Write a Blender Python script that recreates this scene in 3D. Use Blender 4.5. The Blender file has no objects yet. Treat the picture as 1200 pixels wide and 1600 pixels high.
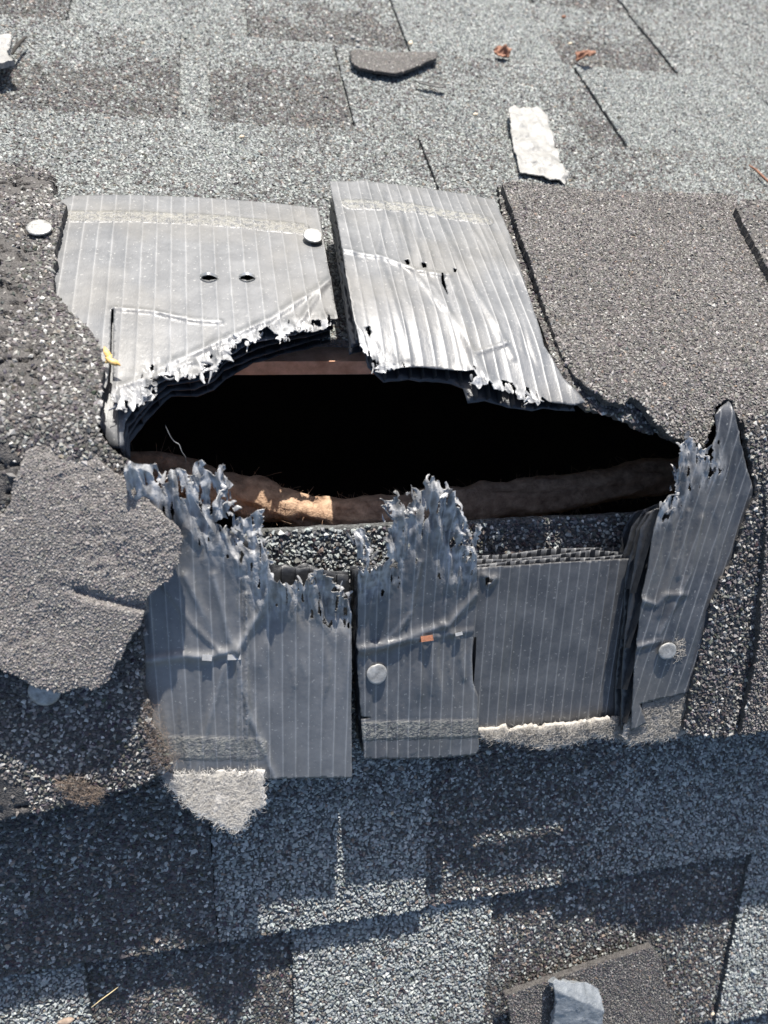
import bpy, math
import numpy as np
from mathutils import Vector, Matrix
from mathutils.geometry import delaunay_2d_cdt

sc = bpy.context.scene
C = sc.collection
rad = math.radians

# ------------------------------------------------------------------ camera
FPX, TILT, YAW, ROLL = 1100.89, .1553, .1966, .0446
CAM = np.array([0.0, -0.0749, 0.2767])
PITCH = .4966
TP, CP, SP = math.tan(PITCH), math.cos(PITCH), math.sin(PITCH)

def _rot():
    c, s = math.cos, math.sin
    R0 = np.array([[1, 0, 0], [0, -1, 0], [0, 0, -1]], float)
    Rx = np.array([[1, 0, 0], [0, c(TILT), -s(TILT)], [0, s(TILT), c(TILT)]])
    Ry = np.array([[c(YAW), 0, s(YAW)], [0, 1, 0], [-s(YAW), 0, c(YAW)]])
    Rz = np.array([[c(ROLL), -s(ROLL), 0], [s(ROLL), c(ROLL), 0], [0, 0, 1]])
    return R0 @ Rx @ Ry @ Rz
RC_ = _rot()
cd = bpy.data.cameras.new('camera'); cam = bpy.data.objects.new('camera', cd); C.objects.link(cam)
M = np.eye(4); M[:3, 0] = RC_[:, 0]; M[:3, 1] = -RC_[:, 1]; M[:3, 2] = -RC_[:, 2]; M[:3, 3] = CAM
cam.matrix_world = Matrix(M.tolist())
cd.sensor_fit = 'VERTICAL'; cd.sensor_height = 36; cd.sensor_width = 27
cd.lens = 36 * FPX / 1600
cd.clip_start = .005; cd.clip_end = 2000
cd.dof.use_dof = True; cd.dof.focus_distance = .33; cd.dof.aperture_fstop = 11
sc.camera = cam
sc.render.resolution_x = 768; sc.render.resolution_y = 1024

# ------------------------------------------------------------------ light
SUN_E, SUN_A = rad(40.0), rad(4.0)
w = bpy.data.worlds.new('World'); sc.world = w; w.use_nodes = True
nt = w.node_tree; bg = nt.nodes['Background']
sky = nt.nodes.new('ShaderNodeTexSky'); sky.sky_type = 'NISHITA'; sky.sun_disc = False
sky.sun_elevation = SUN_E; sky.sun_rotation = SUN_A; sky.dust_density = 1.7; sky.air_density = .85
nt.links.new(sky.outputs[0], bg.inputs[0]); bg.inputs[1].default_value = .112
sl = bpy.data.lights.new('sun', 'SUN'); sl.energy = 5.0; sl.angle = rad(.5); sl.color = (1, .95, .87)
so = bpy.data.objects.new('sun', sl); C.objects.link(so)
SUN = Vector((math.sin(SUN_A) * math.cos(SUN_E), math.cos(SUN_A) * math.cos(SUN_E), math.sin(SUN_E)))
so.rotation_euler = SUN.to_track_quat('Z', 'Y').to_euler(); so.location = SUN * 3
sc.view_settings.view_transform = 'Standard'; sc.view_settings.look = 'None'
sc.view_settings.exposure = 0.85; sc.view_settings.gamma = 1

# ------------------------------------------------------------------ noise
def _h(ix, iy, seed):
    n = (ix.astype(np.int64) * 374761393 + iy.astype(np.int64) * 668265263 + seed * 1442695041) & 0xffffffff
    n = ((n ^ (n >> 13)) * 1274126177) & 0xffffffff
    n = (n ^ (n >> 16)) & 0xffffffff
    return n / 4294967295.0
def vn(x, y, seed=0):
    x = np.asarray(x, float); y = np.asarray(y, float)
    ix = np.floor(x); iy = np.floor(y); fx = x - ix; fy = y - iy
    fx = fx * fx * (3 - 2 * fx); fy = fy * fy * (3 - 2 * fy)
    a = _h(ix, iy, seed); b = _h(ix + 1, iy, seed); c = _h(ix, iy + 1, seed); d = _h(ix + 1, iy + 1, seed)
    return (a * (1 - fx) + b * fx) * (1 - fy) + (c * (1 - fx) + d * fx) * fy - .5
def fbm(x, y, s, seed=0, o=4):
    r = 0; a = 1; f = 1 / s
    for i in range(o):
        r = r + a * vn(x * f + 13.7 * i, y * f - 7.3 * i, seed + i); a *= .5; f *= 2.03
    return r
def vl(x, y, seed=0):
    """value noise on a triangle lattice: flat facets with sharp creases"""
    x = np.asarray(x, float); y = np.asarray(y, float)
    ix = np.floor(x); iy = np.floor(y); fx = x - ix; fy = y - iy; up = fx + fy > 1
    b = _h(ix + 1, iy, seed); c = _h(ix, iy + 1, seed); a = _h(ix, iy, seed); d = _h(ix + 1, iy + 1, seed)
    return np.where(up, d + (c - d) * (1 - fx) + (b - d) * (1 - fy), a + (b - a) * fx + (c - a) * fy) - .5
def ridged(x, y, s, seed=0, o=3):
    r = 0; a = 1; f = 1 / s
    for i in range(o):
        r = r + a * (1 - 4 * np.abs(vn(x * f + 3.1 * i, y * f + 5.9 * i, seed + i))); a *= .5; f *= 2.1
    return r
def sstep(a, b, x):
    t = np.clip((x - a) / (b - a), 0, 1); return t * t * (3 - 2 * t)

# ------------------------------------------------------------------ surfaces z(X, Y)
def surf(w=0.0, R=0.0):
    """roof profile raised by w (number or function of X, Y) along the slope's normal"""
    def f(X, Y):
        ww = w(X, Y) if callable(w) else w
        return -TP * np.sqrt(np.asarray(Y, float) ** 2 + R * R) + ww / CP
    return f
_k = np.linspace(.12, 1.6, 1500)
def unp(px, sf):
    """where the sight line through a photo pixel meets a surface of the place"""
    d = RC_ @ np.array([(px[0] - 600) / FPX, (px[1] - 800) / FPX, 1.0])
    P = CAM[:, None] + d[:, None] * _k
    g = P[2] - sf(P[0], P[1])
    i = np.argmax(g < 0)
    if g[i] >= 0: i = len(_k) - 1
    a, b = _k[max(i - 1, 0)], _k[i]
    for _ in range(25):
        m = .5 * (a + b); p = CAM + d * m
        if p[2] - sf(p[0], p[1]) > 0: a = m
        else: b = m
    p = CAM + d * b
    return p
def unps(pts, sf): return np.array([unp(p, sf) for p in pts])

def seg_dist(X, Y, line):
    """distance to a polyline of XY points"""
    X = np.asarray(X, float); Y = np.asarray(Y, float); best = np.full(X.shape, 9.0)
    for (ax, ay), (bx, by) in zip(line[:-1], line[1:]):
        dx, dy = bx - ax, by - ay; L = dx * dx + dy * dy + 1e-18
        t = np.clip(((X - ax) * dx + (Y - ay) * dy) / L, 0, 1)
        best = np.minimum(best, np.hypot(X - ax - t * dx, Y - ay - t * dy))
    return best
def inside(X, Y, poly):
    r = np.zeros(X.shape, bool); n = len(poly)
    x0, y0 = poly[-1]
    for x1, y1 in poly:
        if y0 != y1:
            c = ((y1 > Y) != (y0 > Y)) & (X < (x0 - x1) * (Y - y1) / (y0 - y1) + x1)
            r ^= c
        x0, y0 = x1, y1
    return r

# ------------------------------------------------------------------ materials
def mat(name):
    m = bpy.data.materials.new(name); m.use_nodes = True
    nt = m.node_tree; b = nt.nodes['Principled BSDF']
    return m, nt, b
def N(nt, t, **k):
    n = nt.nodes.new(t)
    for a, v in k.items(): setattr(n, a, v)
    return n
def mth(nt, op, a, b=None, c=None, clamp=False):
    n = nt.nodes.new('ShaderNodeMath'); n.operation = op; n.use_clamp = clamp
    for i, v in enumerate((a, b, c)):
        if v is None: continue
        if isinstance(v, (int, float)): n.inputs[i].default_value = v
        else: nt.links.new(v, n.inputs[i])
    return n.outputs[0]
def mixc(nt, f, a, b):
    n = nt.nodes.new('ShaderNodeMix'); n.data_type = 'RGBA'
    for i, v in ((0, f), (6, a), (7, b)):
        if isinstance(v, (int, float)): n.inputs[i].default_value = v
        elif isinstance(v, tuple): n.inputs[i].default_value = (*v, 1)
        else: nt.links.new(v, n.inputs[i])
    return n.outputs[2]
def noise(nt, vec, scale, detail=4, rough=.6):
    n = nt.nodes.new('ShaderNodeTexNoise'); n.inputs['Scale'].default_value = scale
    n.inputs['Detail'].default_value = detail; n.inputs['Roughness'].default_value = rough
    if vec is not None: nt.links.new(vec, n.inputs['Vector'])
    return n.outputs['Fac']
def bump(nt, b, h, dist, strength=1, prev=None):
    n = nt.nodes.new('ShaderNodeBump'); n.inputs['Distance'].default_value = dist; n.inputs['Strength'].default_value = strength
    nt.links.new(h, n.inputs['Height'])
    if prev is not None: nt.links.new(prev, n.inputs['Normal'])
    if b is not None: nt.links.new(n.outputs[0], b.inputs['Normal'])
    return n.outputs[0]
def ramp(nt, f, stops):
    n = nt.nodes.new('ShaderNodeValToRGB'); nt.links.new(f, n.inputs[0])
    e = n.color_ramp.elements
    while len(e) < len(stops): e.new(.5)
    for i, (p, c) in enumerate(stops): e[i].position = p; e[i].color = (*c, 1)
    return n.outputs[0]

def m_granule():
    """mineral granules: each one's own stone colour is stored on its faces"""
    m, nt, b = mat('mineral_granules')
    a = N(nt, 'ShaderNodeVertexColor', layer_name='Col')
    co = N(nt, 'ShaderNodeTexCoord').outputs['Object']
    n = noise(nt, co, 2500, 2)
    col = mixc(nt, mth(nt, 'MULTIPLY', n, .16), a.outputs[0], (.02, .02, .02))
    nt.links.new(col, b.inputs['Base Color']); b.inputs['Roughness'].default_value = .62
    b.inputs['Specular IOR Level'].default_value = .35
    bump(nt, b, noise(nt, co, 1800, 3), .0002, .5)
    return m
def m_asphalt(name, c1, c2, scale=900, amp=.0008, rough=.85, crack=0):
    """asphalt sheet under and between the granules, stored colour mixed with small stone noise"""
    m, nt, b = mat(name)
    co = N(nt, 'ShaderNodeTexCoord').outputs['Object']
    v = N(nt, 'ShaderNodeTexVoronoi'); v.inputs['Scale'].default_value = scale; nt.links.new(co, v.inputs['Vector'])
    sep = N(nt, 'ShaderNodeSeparateColor'); nt.links.new(v.outputs['Color'], sep.inputs[0])
    n = noise(nt, co, 60, 5)
    col = mixc(nt, sep.outputs[0], c1, c2)
    col = mixc(nt, mth(nt, 'MULTIPLY', n, .6), col, c1)
    nt.links.new(col, b.inputs['Base Color']); b.inputs['Roughness'].default_value = rough
    p = bump(nt, None, v.outputs['Distance'], amp, .8)
    bump(nt, b, noise(nt, co, 220, 6), .001, .6, p)
    return m
def m_plastic(name, base):
    m, nt, b = mat(name)
    uv = N(nt, 'ShaderNodeUVMap', uv_map='UVMap').outputs[0]
    co = N(nt, 'ShaderNodeTexCoord').outputs['Object']
    sep = N(nt, 'ShaderNodeSeparateXYZ'); nt.links.new(uv, sep.inputs[0])
    a = N(nt, 'ShaderNodeVertexColor', layer_name='Col'); sc_ = N(nt, 'ShaderNodeSeparateColor'); nt.links.new(a.outputs[0], sc_.inputs[0])
    band, white, dirt_lit = sc_.outputs
    wob = mth(nt, 'MULTIPLY', mth(nt, 'SUBTRACT', noise(nt, co, 25, 2), .5), .12)
    u = mth(nt, 'FRACT', mth(nt, 'ADD', sep.outputs[0], wob))
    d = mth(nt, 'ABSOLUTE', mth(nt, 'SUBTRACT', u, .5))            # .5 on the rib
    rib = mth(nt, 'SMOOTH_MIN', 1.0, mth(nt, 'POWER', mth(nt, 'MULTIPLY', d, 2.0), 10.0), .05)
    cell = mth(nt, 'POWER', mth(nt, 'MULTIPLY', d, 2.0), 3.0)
    # scratches along the flutes
    mp = N(nt, 'ShaderNodeMapping'); mp.inputs['Scale'].default_value = (1, .06, 1); nt.links.new(co, mp.inputs[0])
    scr = noise(nt, mp.outputs[0], 900, 3, .7)
    dust = noise(nt, co, 70, 7, .7)
    fine = noise(nt, co, 1500, 3, .6)
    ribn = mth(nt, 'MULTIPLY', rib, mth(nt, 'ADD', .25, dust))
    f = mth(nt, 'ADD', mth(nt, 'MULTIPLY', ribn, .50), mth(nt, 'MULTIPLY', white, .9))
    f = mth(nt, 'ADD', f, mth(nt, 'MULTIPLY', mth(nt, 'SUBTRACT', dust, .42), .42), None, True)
    flank = mth(nt, 'SUBTRACT', 1.0, mth(nt, 'MULTIPLY', mth(nt, 'POWER', mth(nt, 'SUBTRACT', 1.0, u), 4.5), .55))  # darker side of each raised rib: its shading put into the colour
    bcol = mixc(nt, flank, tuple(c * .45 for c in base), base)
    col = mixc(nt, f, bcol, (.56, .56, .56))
    sp = mth(nt, 'GREATER_THAN', noise(nt, co, 700, 1), .70)
    col = mixc(nt, mth(nt, 'MULTIPLY', sp, .35), col, (.42, .42, .40))
    bn = mth(nt, 'MULTIPLY', band, mth(nt, 'GREATER_THAN', noise(nt, co, 420, 3), .47))
    col = mixc(nt, mth(nt, 'MULTIPLY', mth(nt, 'MULTIPLY', bn, dust), .8), col, (.34, .33, .28))
    col = mixc(nt, mth(nt, 'MULTIPLY', dirt_lit, mth(nt, 'ADD', .3, dust)), col, (.155, .145, .128))  # brownish channel: dirt, plus the sunlit strip on the flat dark panel
    nt.links.new(col, b.inputs['Base Color'])
    r = mth(nt, 'ADD', .34, mth(nt, 'SUBTRACT', mth(nt, 'MULTIPLY', dust, .16), mth(nt, 'MULTIPLY', white, .18))); nt.links.new(r, b.inputs['Roughness'])
    b.inputs['Specular IOR Level'].default_value = .6
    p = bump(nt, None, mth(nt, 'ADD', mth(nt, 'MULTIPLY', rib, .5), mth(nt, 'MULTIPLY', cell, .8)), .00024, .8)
    p = bump(nt, None, scr, .00012, .6, p)
    p = bump(nt, None, mth(nt, 'MULTIPLY', band, noise(nt, co, 650, 3)), .0012, 1, p)
    p = bump(nt, None, dust, .0006, .5, p)
    bump(nt, b, fine, .00004, .6, p)
    return m
def m_simple(name, c1, c2, scale, rough=.6, amp=.0003, metal=0, bscale=None):
    m, nt, b = mat(name)
    co = N(nt, 'ShaderNodeTexCoord').outputs['Object']
    n = noise(nt, co, scale, 6, .65)
    nt.links.new(ramp(nt, n, [(.3, c1), (.7, c2)]), b.inputs['Base Color'])
    b.inputs['Roughness'].default_value = rough; b.inputs['Metallic'].default_value = metal
    bump(nt, b, noise(nt, co, bscale or scale * 2, 5, .7), amp, .8)
    return m
def m_wood():
    m, nt, b = mat('weathered_wood')
    co = N(nt, 'ShaderNodeTexCoord').outputs['Object']
    mp = N(nt, 'ShaderNodeMapping'); mp.inputs['Scale'].default_value = (.18, 1, 1); nt.links.new(co, mp.inputs[0])
    n = noise(nt, mp.outputs[0], 260, 6, .7)
    nt.links.new(ramp(nt, n, [(.25, (.20, .13, .095)), (.5, (.52, .37, .28)), (.75, (.75, .60, .50))]), b.inputs['Base Color'])
    b.inputs['Roughness'].default_value = .85
    bump(nt, b, n, .0015, .8)
    return m

GR = m_granule()
ASP = m_asphalt('shingle_asphalt', (.04, .041, .041), (.15, .155, .152))
TAR = m_asphalt('bald_tar', (.035, .032, .031), (.12, .112, .105), 1600, .0004, .8)
FLAP = m_asphalt('worn_flap', (.10, .092, .086), (.27, .25, .235), 1500, .0004, .8)
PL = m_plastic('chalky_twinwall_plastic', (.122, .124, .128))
PLF = m_plastic('far_twinwall_plastic', (.104, .109, .117))  # base for the two far panels, slightly darker than the near left one
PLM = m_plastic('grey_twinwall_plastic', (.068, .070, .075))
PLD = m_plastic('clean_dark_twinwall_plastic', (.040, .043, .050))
PLI = m_simple('inner_black_plastic', (.022, .023, .026), (.05, .052, .056), 150, .38, .0004)
NAIL = m_simple('galvanized_steel', (.15, .148, .14), (.40, .40, .39), 330, .42, .0003, .2)
RUST = m_simple('rusty_steel', (.13, .05, .025), (.36, .15, .085), 600, .8)
STEEL = m_simple('staple_steel', (.32, .32, .31), (.58, .58, .57), 200, .38, .0001, .6)
FLEECE = m_simple('fleece_fibre', (.42, .40, .37), (.64, .62, .59), 300, .8)
FLEECED = m_simple('dusty_fleece_fibre', (.30, .28, .25), (.50, .47, .43), 300, .85)
TUFT = m_simple('brown_fibre', (.20, .15, .115), (.36, .28, .22), 400, .9)
WOOD = m_wood()
BARK = m_simple('rough_tan_bark', (.20, .12, .075), (.58, .40, .27), 190, .9, .0022, 0, 260)
BOARD = m_simple('pale_raw_board', (.52, .27, .16), (.88, .54, .36), 120, .85, .0008)
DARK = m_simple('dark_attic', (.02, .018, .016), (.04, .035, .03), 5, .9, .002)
STRAW = m_simple('straw', (.60, .47, .25), (.75, .62, .38), 500, .6)
AMBER = m_simple('amber_husk', (.55, .32, .08), (.80, .55, .22), 400, .45)
LEAF = m_simple('dry_leaf', (.16, .07, .045), (.30, .15, .09), 300, .8)
TAPE = m_simple('white_film', (.19, .187, .18), (.34, .335, .32), 90, .5, .0010, 0, 200)
CHIP = m_simple('grey_slate', (.15, .165, .18), (.27, .29, .31), 160, .5, .0010)
CHIPTOP = m_simple('sunlit_chip_face', (.20, .20, .18), (.36, .36, .31), 200, .7, .0008)  # chip's sunlit top face put into the colour; no object uses it
PEB = m_simple('pale_pebble', (.45, .36, .24), (.70, .62, .48), 300, .7)

# ------------------------------------------------------------------ object helpers
def tag(o, label=None, cat=None, group=None, kind=None):
    if label: o['label'] = label
    if cat: o['category'] = cat
    if group: o['group'] = group
    if kind: o['kind'] = kind
    return o
def empty(name, loc, label, cat, group=None):
    o = bpy.data.objects.new(name, None); C.objects.link(o); o.location = loc; o.empty_display_size = .01
    return tag(o, label, cat, group)
def link(name, me, parent=None):
    o = bpy.data.objects.new(name, me); C.objects.link(o)
    if parent is not None:
        o.parent = parent; o.matrix_parent_inverse = Matrix.Translation(-Vector(parent.location))
    return o
def mesh(name, V, F, mats, parent=None, mi=None, col=None, uv=None, smooth=None):
    """V (n,3); F list of (m,k) face arrays; mi, smooth one value per block"""
    me = bpy.data.meshes.new(name)
    V = np.asarray(V, np.float32)
    loops = np.concatenate([f.reshape(-1) for f in F]).astype(np.int32)
    tot = np.concatenate([np.full(len(f), f.shape[1]) for f in F]).astype(np.int32)
    st = np.concatenate([[0], np.cumsum(tot)[:-1]]).astype(np.int32)
    me.vertices.add(len(V)); me.vertices.foreach_set('co', V.reshape(-1))
    me.loops.add(len(loops)); me.loops.foreach_set('vertex_index', loops)
    me.polygons.add(len(tot)); me.polygons.foreach_set('loop_start', st); me.polygons.foreach_set('loop_total', tot)
    if mi is not None: me.polygons.foreach_set('material_index', np.concatenate([np.full(len(f), m) for f, m in zip(F, mi)]).astype(np.int32))
    sm = smooth if smooth is not None else [True] * len(F)
    me.polygons.foreach_set('use_smooth', np.concatenate([np.full(len(f), s) for f, s in zip(F, sm)]).astype(bool))
    for m in (mats if isinstance(mats, (list, tuple)) else [mats]): me.materials.append(m)
    if col is not None:
        a = me.color_attributes.new('Col', 'FLOAT_COLOR', 'POINT')
        c = np.ones((len(V), 4), np.float32); c[:, :3] = col; a.data.foreach_set('color', c.reshape(-1))
    if uv is not None:
        l = me.uv_layers.new(name='UVMap'); l.data.foreach_set('uv', np.asarray(uv, np.float32)[loops].reshape(-1))
    me.update(calc_edges=True); me.validate()
    return link(name, me, parent)

OCT = np.array([[1, 0, 0], [-1, 0, 0], [0, 1, 0], [0, -1, 0], [0, 0, 1], [0, 0, -1]], float)
OCF = np.array([[0, 2, 4], [2, 1, 4], [1, 3, 4], [3, 0, 4], [2, 0, 5], [1, 2, 5], [3, 1, 5], [0, 3, 5]])
def granules(rs, X, Y, Z, size, pal, tone, flat=.62, vary=.35):
    """one angular stone per point; pal(rs, n, tone) gives each its colour"""
    n = len(X)
    A = rs.normal(size=(n, 3, 3)); q, _ = np.linalg.qr(A)
    s = size * np.exp(rs.normal(size=(n, 1)) * vary * .6) * np.stack([1 + .35 * rs.rand(n), .75 + .3 * rs.rand(n), .6 + .3 * rs.rand(n)], 1)
    base = OCT[None] * (1 + .25 * rs.normal(size=(n, 6, 1))) * s[:, None, :]
    P = np.einsum('nij,nkj->nki', q, base); P[:, :, 2] *= flat
    P[:, :, 0] += X[:, None]; P[:, :, 1] += Y[:, None]; P[:, :, 2] += (Z + size * .12)[:, None]
    F = (OCF[None] + (np.arange(n) * 6)[:, None, None]).reshape(-1, 3)
    col = np.repeat(pal(rs, n, tone), 6, 0)
    return P.reshape(-1, 3), F, col
def palette(entries):
    """entries: (weight in light area, weight in dark area, colour)"""
    L = np.array([e[0] for e in entries], float); D = np.array([e[1] for e in entries], float)
    L /= L.sum(); D /= D.sum(); cols = np.array([e[2] for e in entries])
    def f(rs, n, tone):
        t = np.broadcast_to(np.asarray(tone, float), (n,))[:, None]
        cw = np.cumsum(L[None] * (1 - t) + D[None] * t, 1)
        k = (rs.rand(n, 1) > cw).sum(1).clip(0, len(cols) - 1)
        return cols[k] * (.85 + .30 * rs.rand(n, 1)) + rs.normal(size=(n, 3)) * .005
    return f
PALROOF = palette([(26, 3, (.335, .352, .336)), (50, 8, (.265, .283, .272)), (18, 16, (.205, .215, .205)), (2, 36, (.094, .085, .080)), (1, 31, (.060, .053, .051)), (1, 6, (.24, .20, .17)), (2, 2, (.48, .48, .45))])
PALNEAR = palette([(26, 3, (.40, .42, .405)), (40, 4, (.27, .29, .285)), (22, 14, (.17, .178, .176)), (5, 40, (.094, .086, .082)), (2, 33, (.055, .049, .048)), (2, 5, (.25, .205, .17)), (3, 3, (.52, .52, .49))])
PALCAP = palette([(20, 5, (.30, .29, .27)), (30, 15, (.17, .16, .15)), (30, 38, (.085, .08, .077)), (12, 34, (.045, .042, .042)), (5, 4, (.50, .49, .46)), (1, 1, (.20, .16, .13))])
PALFLAP = palette([(24, 8, (.31, .288, .266)), (46, 24, (.23, .212, .196)), (24, 40, (.16, .145, .135)), (4, 24, (.09, .082, .08)), (3, 3, (.44, .42, .39))])
PALCAP2 = palette([(22, 8, (.25, .235, .22)), (46, 20, (.185, .172, .161)), (25, 38, (.125, .114, .107)), (5, 28, (.065, .06, .06)), (3, 3, (.40, .385, .36)), (1, 3, (.24, .18, .14))])

def sheet(name, parent, sf, mats, px=None, xy=None, spacing=.0011, thick=.0012, rough=.00015, torn=None, tornamp=.0008,
          tornr=.012, crumple=0.0, detail=None, holes=(), seed=1, uvf=None, colf=None, gran=None, build=True, ext=None, shift=None, pxraw=False):
    """a sheet lying on surface sf, cut to an outline; detail(X, Y) adds relief; torn: polyline(s) (photo points on sf) where the edge is ripped"""
    rs = np.random.RandomState(seed)
    poly = unps(px, sf)[:, :2] if px is not None else np.array(xy, float)
    tl = [unps(t, sf)[:, :2] for t in (torn or [])]
    # boundary resampled with a ragged line
    B = []
    n = len(poly)
    for i in range(n):
        a, b = poly[i], poly[(i + 1) % n]; L = np.hypot(*(b - a)); mid = (a + b) / 2
        tw = 0
        if tl: tw = max(0, 1 - min(seg_dist(mid[:1], mid[1:], t)[0] for t in tl) / .002)
        sp = spacing * (.55 if tw > 0 else 1.0)
        k = max(1, int(L / sp)); nrm = np.array([-(b - a)[1], (b - a)[0]]) / (L + 1e-12)
        for j in range(k):
            t = j / k; p = a + (b - a) * t
            am = rough + (tornamp if tw > 0 else 0)
            q = (vn(p[0] / .0016, p[1] / .0016, seed) + .8 * vn(p[0] / .0007, p[1] / .0007, seed + 3)) * 1.6
            B.append(p + nrm * am * q)
    B = np.array(B)
    hol = []
    for h in holes:
        hp = unps(h, sf)[:, :2]; hb = []
        for i in range(len(hp)):
            a, b = hp[i], hp[(i + 1) % len(hp)]; k = max(1, int(np.hypot(*(b - a)) / (spacing * .6)))
            for j in range(k): hb.append(a + (b - a) * j / k + rs.normal(size=2) * .00012)
        hol.append(np.array(hb))
    x0, y0 = B.min(0); x1, y1 = B.max(0)
    gx, gy = np.meshgrid(np.arange(x0, x1, spacing), np.arange(y0, y1, spacing * .87))
    gx = gx + (np.arange(gx.shape[0]) % 2)[:, None] * spacing * .5
    gx = gx.ravel(); gy = gy.ravel()
    gx += rs.uniform(-.25, .25, gx.shape) * spacing; gy += rs.uniform(-.25, .25, gy.shape) * spacing
    if tl and crumple > 0:
        ax, ay = np.meshgrid(np.arange(x0, x1, spacing * .42), np.arange(y0, y1, spacing * .42))
        ax = ax.ravel() + rs.uniform(-.2, .2, ax.size) * spacing; ay = ay.ravel() + rs.uniform(-.2, .2, ay.size) * spacing
        dd = np.min([seg_dist(ax, ay, t) for t in tl], 0)
        kk = dd < tornr * .9
        d0 = np.min([seg_dist(gx, gy, t) for t in tl], 0) >= tornr * .9
        gx = np.concatenate([gx[d0], ax[kk]]); gy = np.concatenate([gy[d0], ay[kk]])
    k = inside(gx, gy, B)
    for h in hol: k &= ~inside(gx, gy, h)
    gx, gy = gx[k], gy[k]
    allb = [B] + hol
    k = np.ones(len(gx), bool)
    for b in allb: k &= seg_dist(gx, gy, np.vstack([b, b[:1]])) > spacing * .3
    gx, gy = gx[k], gy[k]
    pts = np.vstack(allb + [np.stack([gx, gy], 1)])
    S = 1000.0
    edges = []; o = 0
    for b in allb:
        m = len(b); edges += [(o + i, o + (i + 1) % m) for i in range(m)]; o += m
    r = delaunay_2d_cdt([Vector((p[0] * S, p[1] * S)) for p in pts], edges, [], 0, 1e-4)
    V2 = np.array([[v.x / S, v.y / S] for v in r[0]]); F = np.array([f for f in r[2] if len(f) == 3])
    cc = V2[F].mean(1); k = inside(cc[:, 0], cc[:, 1], B)
    for h in hol: k &= ~inside(cc[:, 0], cc[:, 1], h)
    if tl and crumple > 0:      # slits and small holes where the film gave way
        cx_, cy_ = cc[:, 0], cc[:, 1]; wq = np.clip(1 - np.min([seg_dist(cx_, cy_, t) for t in tl], 0) / tornr, 0, 1)
        k &= ~((vn(cx_ / .0017, cy_ / .0058, seed + 20) + .3 * vn(cx_ / .0007, cy_ / .002, seed + 21) > .40 - .10 * wq) & (wq > .30))
    F = F[k]
    used, inv = np.unique(F, return_inverse=True); V2 = V2[used]; F = inv.reshape(-1, 3)
    e1 = V2[F[:, 1]] - V2[F[:, 0]]; e2 = V2[F[:, 2]] - V2[F[:, 0]]
    fl = (e1[:, 0] * e2[:, 1] - e1[:, 1] * e2[:, 0]) < 0; F[fl] = F[fl][:, ::-1]
    X, Y = V2[:, 0], V2[:, 1]
    dt = np.min([seg_dist(X, Y, t) for t in tl], 0) if tl else np.full(len(X), 9.0)
    Z = sf(X, Y) + (detail(X, Y) if detail else 0)
    P = np.stack([X, Y, Z], 1)
    wt = np.clip(1 - dt / tornr, 0, 1) ** 1.3
    if crumple > 0:
        c = crumple
        # ripped film: narrow upright folds running with the flutes, bent about
        qx = X + vn(X / .006, Y / .012, seed + 2) * .003; qy = Y + vn(X / .008, Y / .012, seed + 3) * .004
        P[:, 2] += wt * c * (vl(qx / .0042, qy / .012, seed + 5) * 1.7 + vl(qx / .0022 + qy / .01, qy / .0075, seed + 8) * .75 + vl(qx / .0031 - qy / .006, qy / .0036, seed + 7) * .70 + vn(X / .011, Y / .018, seed + 9) * 1.2 + vl(qx / .0010, qy / .0032, seed + 10) * .42 + .35)
        P[:, 0] += wt * c * .45 * (vl(X / .005, Y / .008, seed + 11) + .35 * vl(X / .0016, Y / .003, seed + 13))
        P[:, 1] += wt * c * .40 * (vl(X / .004, Y / .006, seed + 12) + .5 * vl(X / .0013, Y / .0016, seed + 14))
    if shift is not None: P = P + shift(X, Y)
    nv = len(P)
    # vertex normals for the thickness
    fn = np.cross(P[F[:, 1]] - P[F[:, 0]], P[F[:, 2]] - P[F[:, 0]]); vnn = np.zeros_like(P)
    for i in range(3): np.add.at(vnn, F[:, i], fn)
    vnn /= np.linalg.norm(vnn, axis=1)[:, None] + 1e-15
    Q = P - vnn * thick
    E = np.concatenate([F[:, [0, 1]], F[:, [1, 2]], F[:, [2, 0]]]); key = E[:, 0].astype(np.int64) * nv + E[:, 1]; rk = E[:, 1].astype(np.int64) * nv + E[:, 0]
    bd = E[~np.isin(key, rk)]
    V = np.vstack([P, Q]); FS = [F, F[:, ::-1] + nv]
    side = np.stack([bd[:, 1], bd[:, 0], bd[:, 0] + nv, bd[:, 1] + nv], 1)
    blocks = [np.concatenate(FS), side]; mi = [0, 0]; sm = [True, False]
    if tl and crumple > 0:
        fw = wt[F].mean(1) > .12
        blocks = [np.concatenate([F[~fw], F[~fw][:, ::-1] + nv]), side, np.concatenate([F[fw], F[fw][:, ::-1] + nv])]; mi = [0, 0, 0]; sm = [True, False, False]
    col = np.zeros((nv * 2, 3)) if colf is None else np.vstack([colf(X, Y, dt)] * 2)
    uv = None
    if uvf is not None: uu = uvf(X, Y); uv = np.vstack([uu, uu])
    mats = list(mats)
    if ext:
        for (ev, ef) in ext(B, poly):
            o = len(V); V = np.vstack([V, ev]); blocks.append(ef + o); mi.append(0); sm.append(False)
            col = np.vstack([col, np.zeros((len(ev), 3))])
            if uv is not None: uv = np.vstack([uv, np.full((len(ev), 2), .25)])
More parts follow.
